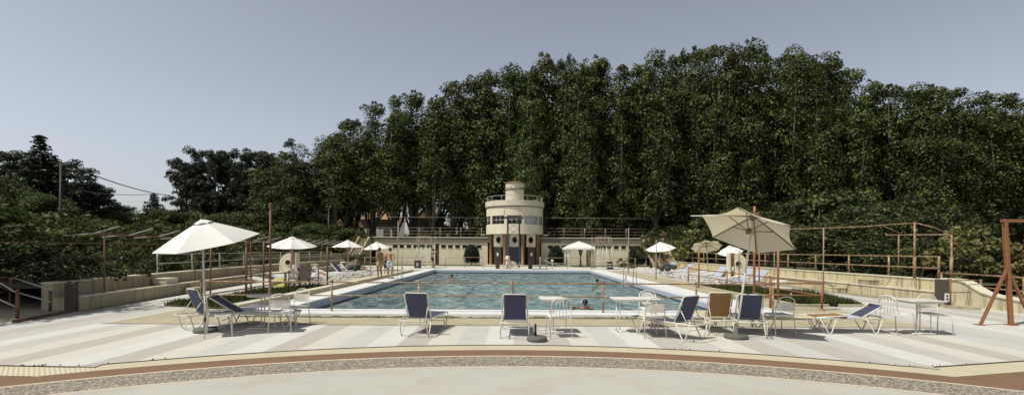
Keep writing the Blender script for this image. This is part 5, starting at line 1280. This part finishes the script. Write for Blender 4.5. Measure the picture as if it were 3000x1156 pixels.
p = G(2372, 898); mb = MB(); mb.lathe([(0, 0), (.035, 0), (.035, .16), (.012, .2), (.012, .24), (0, .24)], n=12); o = mb.build('bottle', M['notice']); o.location = (p.x, p.y+1.0, .1); tag(o, 'white bottle standing in the grass behind the red railing', 'bottle')

# ---------------------------------------------------------------- foliage
def leaf_cloud(name, blobs, per, leaf, mat, seed, flat=.9, inner=.55):
    """thousands of small leaf faces scattered through the volume of many clumps"""
    rg = np.random.default_rng(seed); P = []; N = []
    for (x, y, z, r) in blobs:
        n = int(per*(r**1.6)); d = rg.normal(size=(n, 3)); d /= np.linalg.norm(d, axis=1)[:, None]
        d[:, 2] = np.where(d[:, 2] < -.35, -d[:, 2]*.6, d[:, 2]); d /= np.linalg.norm(d, axis=1)[:, None]
        rad = r*(inner+(1.08-inner)*rg.random(n)**.55); P.append(np.array([x, y, z])+d*rad[:, None]*np.array([1, 1, flat])); N.append(d)
    P = np.concatenate(P); N = np.concatenate(N); n = len(P)
    nr = N*1.0+rg.normal(size=(n, 3))*.48+np.array([0, 0, .15]); nr /= np.linalg.norm(nr, axis=1)[:, None]
    t = np.cross(nr, rg.normal(size=(n, 3))); t /= np.linalg.norm(t, axis=1)[:, None]; b = np.cross(nr, t)
    s_ = leaf*(.55+.9*rg.random(n))[:, None]
    v = np.empty((n, 4, 3)); v[:, 0] = P-t*s_*.55; v[:, 1] = P-b*s_*.38+nr*s_*.06; v[:, 2] = P+t*s_*.55; v[:, 3] = P+b*s_*.38+nr*s_*.06
    me = bpy.data.meshes.new(name); me.vertices.add(n*4); me.vertices.foreach_set('co', v.reshape(-1))
    me.loops.add(n*4); me.loops.foreach_set('vertex_index', np.arange(n*4, dtype=np.int32)); me.polygons.add(n); me.polygons.foreach_set('loop_start', np.arange(0, n*4, 4, dtype=np.int32))
    me.materials.append(M[mat]); me.update(calc_edges=True); return me
def proto_mesh(mb, name, mat):
    o = mb.build(name, mat); me = o.data; bpy.data.objects.remove(o); return me
def tree(kind, crown, trunk, loc, sc, rz, label, cat, grp=None, cname='crown'):
    e = empty(kind, loc, rz, label, cat, grp); e.scale = sc
    o = bpy.data.objects.new(cname, crown); COL.objects.link(o); o.parent = e
    if trunk: o = bpy.data.objects.new('trunk', trunk); COL.objects.link(o); o.parent = e
    return e
def poplar(seed, H=24, base=5.0):
    r = random.Random(seed); blobs = []; mb = MB()
    mb.tube([(0, 0, -.2), (.05, .05, H*.2), (r.uniform(-.3, .3), r.uniform(-.3, .3), H*.5), (r.uniform(-.4, .4), 0, H*.82)], [.36, .27, .17, .06], 8)
    nl = 6
    for k in range(nl):
        a = 6.283*k/nl+r.uniform(-.4, .4); rr = r.uniform(1.4, 2.6) if k else .2; top = H*r.uniform(.60, .94) if k else H*.985; z0 = base+r.uniform(-1.2, 2.6); cx, cy = rr*math.cos(a), rr*math.sin(a)
        mb.tube([(0, 0, H*.12+k*.6), (cx*.6, cy*.6, H*.25+k*.5), (cx, cy, H*.55), (cx*.8, cy*.8, top-1.5)], [.14, .12, .08, .03], 6)
        z = z0
        while z < top-.9:
            f = (z-z0)/(top-z0); rb = (.95+.55*math.sin(math.pi*min(1, .15+f*.75)))*r.uniform(.7, 1.2)
            if f > .42 or r.random() < .45+.8*f: blobs.append((cx*(1.0-.22*f)+r.uniform(-1.0, 1.0), cy*(1.0-.22*f)+r.uniform(-1.0, 1.0), z, rb)); z += rb*r.uniform(.9, 1.45)
        for q in range(4): blobs.append((cx*.75+r.uniform(-.8, .8), cy*.75+r.uniform(-.8, .8), top-.55-r.uniform(0, .9), r.uniform(.55, .9)))
        for q in range(2): blobs.append((cx*.75+r.uniform(-.7, .7), cy*.75+r.uniform(-.6, .6), top+r.uniform(-.3, .15), .3))
    return leaf_cloud('crown', blobs, *((215, .205) if seed % 3 else (165, .24)), 'leaf_plane', seed, 1.15, .62), proto_mesh(mb, 'trunk', M['palebark'])
def broad(seed, w_, h, leaf, mat, nb=34, zc=.55, per=120, rb=(.55, .95), trunk_h=None, inner=.5):
    r = random.Random(seed); blobs = []
    for k in range(nb):
        a = r.uniform(0, 6.283); q = r.random()**.5; z = r.random(); m_ = math.sin(math.pi*(.18+.72*z))
        blobs.append((q*w_/2*m_*math.cos(a), q*w_/2*m_*math.sin(a), h*(1-zc)+z*h*zc*.92, r.uniform(*rb)*(w_/5)))
    mb = MB(); th = h*.75; mb.tube([(0, 0, -.3), (.1, 0, th*.4), (.0, .1, th)], [.03*h, .022*h, .01*h], 7)
    for k in range(6):
        b = blobs[k*3 % len(blobs)]; mb.tube([(0, 0, th*(.2+.09*k)), (b[0]*.6, b[1]*.6, b[2]*.7), (b[0], b[1], b[2])], [.014*h, .01*h, .005*h], 5)
    return leaf_cloud('crown', blobs, per, leaf, mat, seed, .85, inner), proto_mesh(mb, 'trunk', M['bark'])
def eucalypt(seed, H=20):
    r = random.Random(seed); blobs = []; mb = MB(); mb.tube([(0, 0, -.3), (.3, 0, H*.4), (r.uniform(-.6, .6), 0, H*.8)], [.38, .26, .1], 8)
    for k in range(17):
        a = r.uniform(0, 6.28); z = H*r.uniform(.30, .93); rr = r.uniform(.6, 3.3)*(1-.35*(z/H)**2); cx, cy = rr*math.cos(a), rr*math.sin(a); s_ = r.uniform(1.1, 1.8)
        for q in range(9): blobs.append((cx+r.uniform(-1, 1)*s_, cy+r.uniform(-1, 1)*s_, z+r.uniform(-.9, .6)*s_, s_*r.uniform(.36, .62)))
        mb.tube([(.1, 0, z*.6), (cx*.5, cy*.5, z*.85), (cx, cy, z)], [.13, .09, .03], 6)
    for q in range(8): blobs.append((r.uniform(-1.6, 1.6), r.uniform(-1.4, 1.4), H*r.uniform(.88, .98), r.uniform(.7, 1.2)))
    return leaf_cloud('crown', blobs, 150, .27, 'leaf_euc', seed, .9, .45), proto_mesh(mb, 'trunk', M['palebark'])
def conifer(seed, H=14):
    r = random.Random(seed); blobs = []; z = 1.5
    while z < H:
        f = z/H; rad = 2.9*(1-f)**.9+.05; n = max(2, int(rad*7))
        for k in range(n): a = 6.28*k/n+r.uniform(-.3, .3); q = rad*r.uniform(.3, 1.0); blobs.append((q*math.cos(a), q*math.sin(a), z-q*.15+r.uniform(-.2, .2), .26+.42*(1-f)))
        blobs.append((0, 0, z, .16+rad*.45)); z += .42
    mb = MB(); mb.tube([(0, 0, -.3), (0, 0, H*.95)], [.25, .03], 7)
    return leaf_cloud('crown', blobs, 190, .2, 'leaf_con', seed, .9, .3), proto_mesh(mb, 'trunk', M['bark'])
ORD = ['first', 'second', 'third', 'fourth', 'fifth', 'sixth', 'seventh', 'eighth', 'ninth', 'tenth', 'eleventh', 'twelfth', 'thirteenth', 'fourteenth', 'fifteenth', 'sixteenth', 'seventeenth', 'eighteenth', 'nineteenth', 'twentieth']
ORD += ['twenty-'+w_ for w_ in ORD[:9]]+['thirtieth']+['thirty-'+w_ for w_ in ORD[:9]]+['fortieth']
POP = [poplar(s_) for s_ in (11, 12, 13, 14, 15, 16)]; HIGH = [poplar(s_, 24, 8.3) for s_ in (17, 18, 19)]
# silhouette of the tall row: photograph x and the height the tops reach there
SIL = [(800, 455), (840, 452), (880, 445), (925, 440), (965, 428), (1000, 380), (1040, 340), (1085, 318), (1130, 312), (1165, 280), (1215, 255), (1260, 262), (1310, 255), (1350, 225), (1390, 182), (1440, 172), (1485, 195), (1530, 196), (1580, 170), (1610, 138), (1660, 148), (1700, 156), (1750, 150), (1800, 152), (1850, 165), (1890, 140), (1930, 138), (1975, 142), (2020, 120), (2070, 108), (2110, 105), (2160, 112), (2205, 100), (2250, 128), (2315, 130), (2360, 150), (2420, 150), (2470, 172), (2520, 236), (2580, 222), (2620, 212), (2680, 228), (2740, 246), (2800, 250), (2870, 262), (2930, 258), (3000, 268), (3070, 270)]
def sil(x):
    for (a, b), (c, d) in zip(SIL[:-1], SIL[1:]):
        if a <= x <= c: return b+(d-b)*(x-a)/(c-a)
    return SIL[0][1] if x < SIL[0][0] else SIL[-1][1]
rt = random.Random(3)
def row(x0, x1, step, dist, dz, name, grp, where):
    i = 0; x = x0
    while x < x1 and i < 40:
        d = dist(x)+rt.uniform(-4, 3); t = W(x, sil(x)+dz+rt.choice((-16, -8, 0, 8, 20))-(36 if x < 1120 else 10 if x < 1300 else 0), d); c, tk = (POP if x > 1340 or x < 930 else HIGH)[rt.randrange(6) % (6 if x > 1340 or x < 930 else 3)]; sz = t.z/24.4; k = (1.0+rt.uniform(-.15, .25))*(d/62)
        tree('plane_tree', c, tk, (t.x, d, 0), (k, k, sz), rt.uniform(0, 6.28), f'tall dark green tree, {ORD[i]} from the left in the {where}', 'tree', grp); x += step*rt.uniform(.85, 1.15); i += 1
row(800, 3060, 58, lambda x: 63-(x-800)/2200*4, 2, 'f', 'tall trees in the front row of the grove', 'front row of the grove')
row(880, 3060, 66, lambda x: 70-(x-800)/2200*4, 34, 'b', 'tall trees in the second row of the grove', 'second row of the grove')
# low dark understorey behind the wings
US = [broad(s_, 6.5, 5.4, .24, 'leaf_mid', 34, .95, 160, (.6, 1.05)) for s_ in (31, 32)]
for i in range(15):
    x = 1300+i*125; d = 61.5+rt.uniform(-1, 1)+(3 if i < 1 else 0); v_ = W(x, 730, d); c, tk = US[i % 2]; k = rt.uniform(.85, 1.25)
    tree('understorey_bush', c, tk, (v_.x, d, 0), (k*1.1, k, k*(1.15 if x > 1850 else .8)), rt.uniform(0, 6), f'dark understorey bush among the trunks of the grove, {ORD[i]} from the left', 'bush', 'understorey bushes at the foot of the grove')
for i in range(18):
    x = 900+i*125; d = 82; v_ = W(x, 730, d); c, tk = US[i % 2]; k = rt.uniform(1.2, 1.6)
    tree('understorey_bush', c, tk, (v_.x, d, 0), (k*1.3, k, k*(1.5 if x > 1350 else .62)), rt.uniform(0, 6), f'dark bush glimpsed far behind the grove, {ORD[i]} from the left', 'bush', 'bushes glimpsed behind the grove')
# clipped dark domes by the wings
def dome(x, y, ytop, wpx, d, label):
    a = W(x, y, d); t = W(x, ytop, d); h = t.z; w_ = wpx/1400*d; r = random.Random(int(x)); blobs = []
    for k in range(60):
        z = .12+.84*k/60; rad = (w_/2)*math.sin(math.pi*(.25+.68*z))**.8*.86; a_ = k*2.4; blobs.append((rad*math.cos(a_)*.86, rad*math.sin(a_)*.86, z*h*.93, w_*.2))
    for k in range(8): blobs.append((0, 0, h*(.15+.09*k), w_*.3))
    c = leaf_cloud('foliage', blobs, 900, .10, 'leaf_top', int(x), 1.0, .6); mb = MB(); mb.tube([(0, 0, 0), (0, 0, h*.4)], .06, 6)
    tree('clipped_bush', c, proto_mesh(mb, 'trunk', M['bark']), (a.x, d, .018), (1, 1, 1), 0, label, 'bush', 'dark clipped domes in front of the wings', 'foliage')
dome(1382, 772, 717, 43, 52.2, 'dark clipped dome bush left of the round tower')
dome(1628, 772, 722, 42, 52.2, 'dark clipped dome bush right of the tower, beside the gazebo')
dome(1866, 774, 722, 48, 51.0, 'dark clipped dome bush at the right end by the yellow ribbed slide')
# eucalypts and conifers far on the left
EU = [eucalypt(s_) for s_ in (41, 42, 43)]
for i, (x, yt, d, k) in enumerate([(530, 455, 92, 1.0), (578, 422, 90, 1.05), (628, 438, 88, .95), (668, 424, 92, 1.05), (712, 436, 88, 1.0), (752, 432, 92, 1.05), (788, 440, 90, .95), (600, 470, 100, 1.1), (690, 470, 100, 1.1), (775, 470, 99, 1.1)]):
    t = W(x, yt, d); c, tk = EU[i % 3]; tree('eucalyptus_tree', c, tk, (t.x, d, 0), (k*.95, k*.95, t.z/20.6), i*1.3, f'dark open crowned eucalyptus against the sky, {ORD[i]} in the clump left of the grove', 'tree', 'eucalyptus clump left of the grove')
CO = conifer(51)
for x, yt, d, k, lb in ((118, 386, 54, 1.85, 'tall pointed dark conifer near the left edge'), (452, 562, 80, 1.7, 'small dark conifer between the far left trees and the eucalyptus clump'), (20, 560, 60, 1.1, 'dark conifer half hidden at the left edge')):
    t = W(x, yt, d); tree('conifer_tree', CO[0], CO[1], (t.x, d, 0), (k, k, t.z/14.2), x, lb, 'tree', 'conifers on the left')
for i, (x, yt, d, k) in enumerate([(10, 432, 58, 1.0), (48, 440, 62, .9), (185, 455, 62, .95), (232, 478, 60, .75), (262, 530, 62, .8), (-60, 440, 58, 1.0), (305, 580, 66, .6), (340, 590, 70, .55), (375, 600, 74, .55)]):
    t = W(x, yt, d); c, tk = EU[(i+1) % 3]; tree('broadleaf_tree', c, tk, (t.x, d, 0), (k, k, t.z/20.6), i*2.1, f'dark leafy tree around the pointed conifer at the far left, {ORD[i]} in the clump', 'tree', 'dark trees at the far left')
BT = [broad(s_, 6.5, 7, .19, 'leaf_belt', 46, .8, 230) for s_ in (61, 62)]
for i, (x, yt, d, k) in enumerate([(60, 520, 50, .9), (130, 560, 46, .8), (0, 500, 48, .9), (330, 622, 62, .8), (420, 615, 66, 1.0), (500, 610, 64, 1.0), (560, 612, 66, 1.0), (640, 620, 62, 1.0), (710, 618, 62, 1.0), (780, 625, 60, 1.0), (850, 640, 58, .9), (910, 650, 56, .85), (970, 655, 56, .8), (1030, 668, 55, .7)]):
    t = W(x, yt, d); c, tk = BT[i % 2]; tree('broadleaf_tree', c, tk, (t.x, d, 0), (k*1.15, k*1.15, t.z/7.4), i*1.7, f'round mid green tree in the garden belt on the left, {ORD[i]} along it', 'tree', 'garden trees left of the grove')
# bushes and vines behind the left stand
BB = [broad(s_, 5, 4, lf, 'leaf_bush', nb, .76, pp, rr) for s_, lf, nb, pp, rr in ((71, .12, 36, 300, (.35, .75)), (72, .17, 28, 170, (.45, .9)), (73, .14, 32, 240, (.3, .65)), (74, .2, 26, 130, (.4, .95)))]
for i, (x, yt, d, k) in enumerate([(-60, 600, 20, 1.0), (40, 612, 21, .95), (130, 615, 22, .9), (215, 626, 24, .9), (290, 632, 28, .9), (20, 655, 17, .75), (110, 668, 17.5, .7), (365, 640, 34, 1.1), (440, 645, 36, 1.1), (510, 648, 36, 1.1), (590, 655, 38, 1.1), (670, 660, 40, 1.1), (-70, 700, 15.5, .7), (390, 700, 21.5, .62), (420, 720, 22, .55), (460, 690, 27, .75)]):
    t = W(x, yt, d); c, tk = BB[(i*3+i//4) % 4]; tree('garden_bush', c, tk, (t.x, d, .3), (k*1.15, k, (t.z-.3)/4.2), i*1.1, f'leafy green bush in the garden behind the left stand, {ORD[i]} counted from the left edge', 'bush', 'garden bushes behind the left stand')
SB = [broad(s_, 3, 1.6, .13, 'leaf_mid', 30, 1.0, 260, (.4, .7)) for s_ in (81, 82)]
for i, (x, yt, d, k) in enumerate([(235, 750, 14.8, .9), (290, 748, 16.2, .95), (350, 742, 17.5, .8), (520, 735, 21, .7), (480, 745, 20.5, .6), (610, 735, 27, 1.0), (700, 735, 31, 1.1), (780, 738, 36, 1.1), (880, 735, 40, 1.2), (950, 740, 43, 1.2), (1000, 742, 46, 1.3), (1060, 745, 44, 1.2), (180, 770, 14.6, .6)]):
    t = W(x, yt, d); c, tk = SB[i % 2]; k2 = k*.9; tree('low_shrub', c, tk, (t.x, d, .5), (k, k, max(.35, (t.z-.5)/1.65)), i*1.9, f'low dark shrub spilling over the back of the left stand, {ORD[i]} from the left', 'bush', 'low shrubs along the left stand')
# vines over the far part of the left pergola
rv = random.Random(5); blobs = []
for k in range(110):
    y = rv.uniform(22, 44); blobs.append((lx(LL, y)-rv.uniform(.8, 6.5), y, 2.05+rv.uniform(-.55, .35), rv.uniform(.25, .5)))
me = leaf_cloud('vine', blobs, 330, .15, 'vine', 5, .7, .3); o = bpy.data.objects.new('pergola_vines', me); COL.objects.link(o); tag(o, 'tangle of vines spreading over the pergola behind the small left umbrellas', 'vines', kind='stuff')
# trees and bushes behind the right stand
RB = [broad(s_, 5.5, 5.5, lf, 'leaf_mid', nb, .82, pp, rr) for s_, lf, nb, pp, rr in ((91, .15, 50, 280, (.35, .8)), (92, .20, 40, 170, (.4, .95)), (93, .24, 34, 130, (.5, 1.05)), (94, .17, 46, 220, (.3, .7)))]
for i, (x, yt, d, k) in enumerate([(1905, 672, 44, .42), (1985, 655, 42, .62), (2050, 640, 41, .6), (2110, 650, 38, .7), (2180, 600, 38, .85), (2250, 610, 35, .85), (2320, 580, 36, .95), (2400, 570, 34, 1.0), (2480, 560, 33, .95), (2560, 590, 30, .95), (2640, 560, 31, .95), (2700, 625, 24, .75), (2610, 640, 24.5, .6), (2500, 650, 26, .7), (2400, 650, 28, .75), (2760, 600, 30, .9), (2330, 660, 27, .55), (2730, 700, 20.5, .42), (2560, 705, 22.5, .42), (2680, 715, 21, .38)]):
    t = W(x, yt, d); c, tk = RB[(i*3+i//4) % 4]; tree('garden_tree', c, tk, (t.x, d, .3), (k, k, (t.z-.3)/5.7), i*1.3, f'dense dark green tree crowding behind the right stand, {ORD[i]} in the row', 'tree', 'trees behind the right stand')
YB = [broad(s_, 4, 3.2, .21, 'leaf_yel', 44, .95, 150, (.4, .7)) for s_ in (95, 96)]
for i, (x, yt, d, k, lb) in enumerate([(2840, 655, 18.5, .72, 'yellow green laurel bush left of the orange steel frame'), (2935, 700, 18.0, .5, 'yellow green laurel bush behind the orange steel frame'), (3030, 710, 17, .7, 'yellow green laurel bush at the right edge'), (2030, 668, 39, .8, 'yellowish vine covered bush behind the right loungers')]):
    t = W(x, yt, d); c, tk = YB[i % 2]; tree('laurel_bush', c, tk, (t.x, d, .3), (k, k, (t.z-.3)/3.4), i*1.3, lb, 'bush', 'yellow green bushes')
for i, (x, yt, d, k) in enumerate([(2960, 745, 19, .9), (3040, 750, 18, .9), (2880, 760, 19, .8), (2800, 762, 20, .7), (3000, 560, 34, 0)]):
    if not k: continue
    t = W(x, yt, d); c, tk = SB[i % 2]; tree('low_shrub', c, tk, (t.x, d, .1), (k*1.2, k, (t.z-.1)/1.65), i*1.9, f'low shrub behind the curved wall at the right, {ORD[i]} of the group', 'bush', 'low shrubs behind the curved wall')
# shade tree outside the left edge of the view
c, tk = BT[0]; tree('broadleaf_tree', c, tk, (-19.3, 13.4, 0), (1.0, 1.0, .85), 1, 'shade tree just outside the left edge, over the entrance ramp', 'tree')
c, tk = BT[1]; tree('broadleaf_tree', c, tk, (-16.7, 10.6, 0), (.85, .85, 1.4), 2, 'taller shade tree outside the left edge, casting shade on the end of the left stand', 'tree')
# small plants
for i, (x, y, yt, lb) in enumerate([(1822, 775, 757, 'small round shrub in the lawn between right ladders and slide'), (1845, 790, 776, 'low shrub beside the right brown cabinet')]):
    d = 47-2.0*i; a = W(x, yt, d); c, tk = SB[0]; k = .42; tree('low_shrub', c, tk, (a.x, d, .02), (k, k, max(.2, a.z/1.65)), i, lb, 'bush')
p = G(2443, 905); blobs = [(0, 0, .12, .10), (.05, 0, .2, .08), (-.05, .02, .17, .08)]; me = leaf_cloud('foliage', blobs, 9000, .05, 'leaf_mid', 3); tree('small_plant', me, None, (p.x, p.y, .0), (1, 1, 1), 0, 'little leafy plant growing at the corner of the right grass bed', 'plant', None, 'foliage')

# ---------------------------------------------------------------- utility poles and wires
def utility(x, yt, d, rad, label, arm=False):
    t = W(x, yt, d); e = empty('utility_pole', (t.x, d, 0), 0, label, 'utility pole'); mb = MB(); mb.tube([(0, 0, -.3), (0, 0, t.z)], [rad*1.3, rad], 8); mb.build('pole', M['palebark'], e)
    if arm: mb = MB(); mb.tube([(-.5, 0, t.z-.25), (.8, 0, t.z-.15)], .05, 6); mb.ball((.8, 0, t.z-.1), .12, 6); mb.build('crossarm', M['palebark'], e)
    return t
t1 = utility(178, 478, 42, .075, 'pale wooden utility pole among the dark trees at the left', True)
t2 = utility(963, 618, 58, .09, 'thin pale utility pole in front of the tree row behind the small umbrellas')
def wire(a, b, sag, r, label):
    P = [a.lerp(b, k/12)+Vector((0, 0, -sag*4*(k/12)*(1-k/12))) for k in range(13)]; mb = MB(); mb.tube(P, r, 5); o = mb.build('wire', M['blacktube']); tag(o, label, 'wire', 'overhead wires')
wire(t1+Vector((.5, 0, -.1)), W(500, 572, 80), .5, .06, 'upper overhead wire crossing the sky between the left trees')
wire(t1+Vector((.3, 0, -2.2)), W(455, 566, 78), .4, .035, 'lower fainter overhead wire crossing the sky between the left trees')
# dropped leaves and weeds along the left stand
rl = random.Random(12); mb = MB()
for k in range(420):
    y = rl.uniform(12.4, 21); x = lx(LL, max(y, 13))+abs(rl.gauss(.08, .25)); s_ = rl.uniform(.012, .04); a = rl.uniform(0, 6.28)
    mb.add([(x-s_*math.cos(a), y-s_*math.sin(a), .010), (x+s_*math.sin(a)*.5, y-s_*math.cos(a)*.5, .014), (x+s_*math.cos(a), y+s_*math.sin(a), .012)], [(0, 1, 2)])
for k in range(34):
    x = rl.choice((-7.6, -6.9, -5.9, 3.1, 6.2, 6.6))+rl.gauss(0, .25); y = front(x)+rl.uniform(-.03, .03); s_ = rl.uniform(.008, .022); mb.add([(x, y, .008), (x+s_, y, .03), (x+s_*2, y+.01, .008)], [(0, 1, 2)])
tag(mb.build('fallen_leaves', M['bark']), kind='stuff')
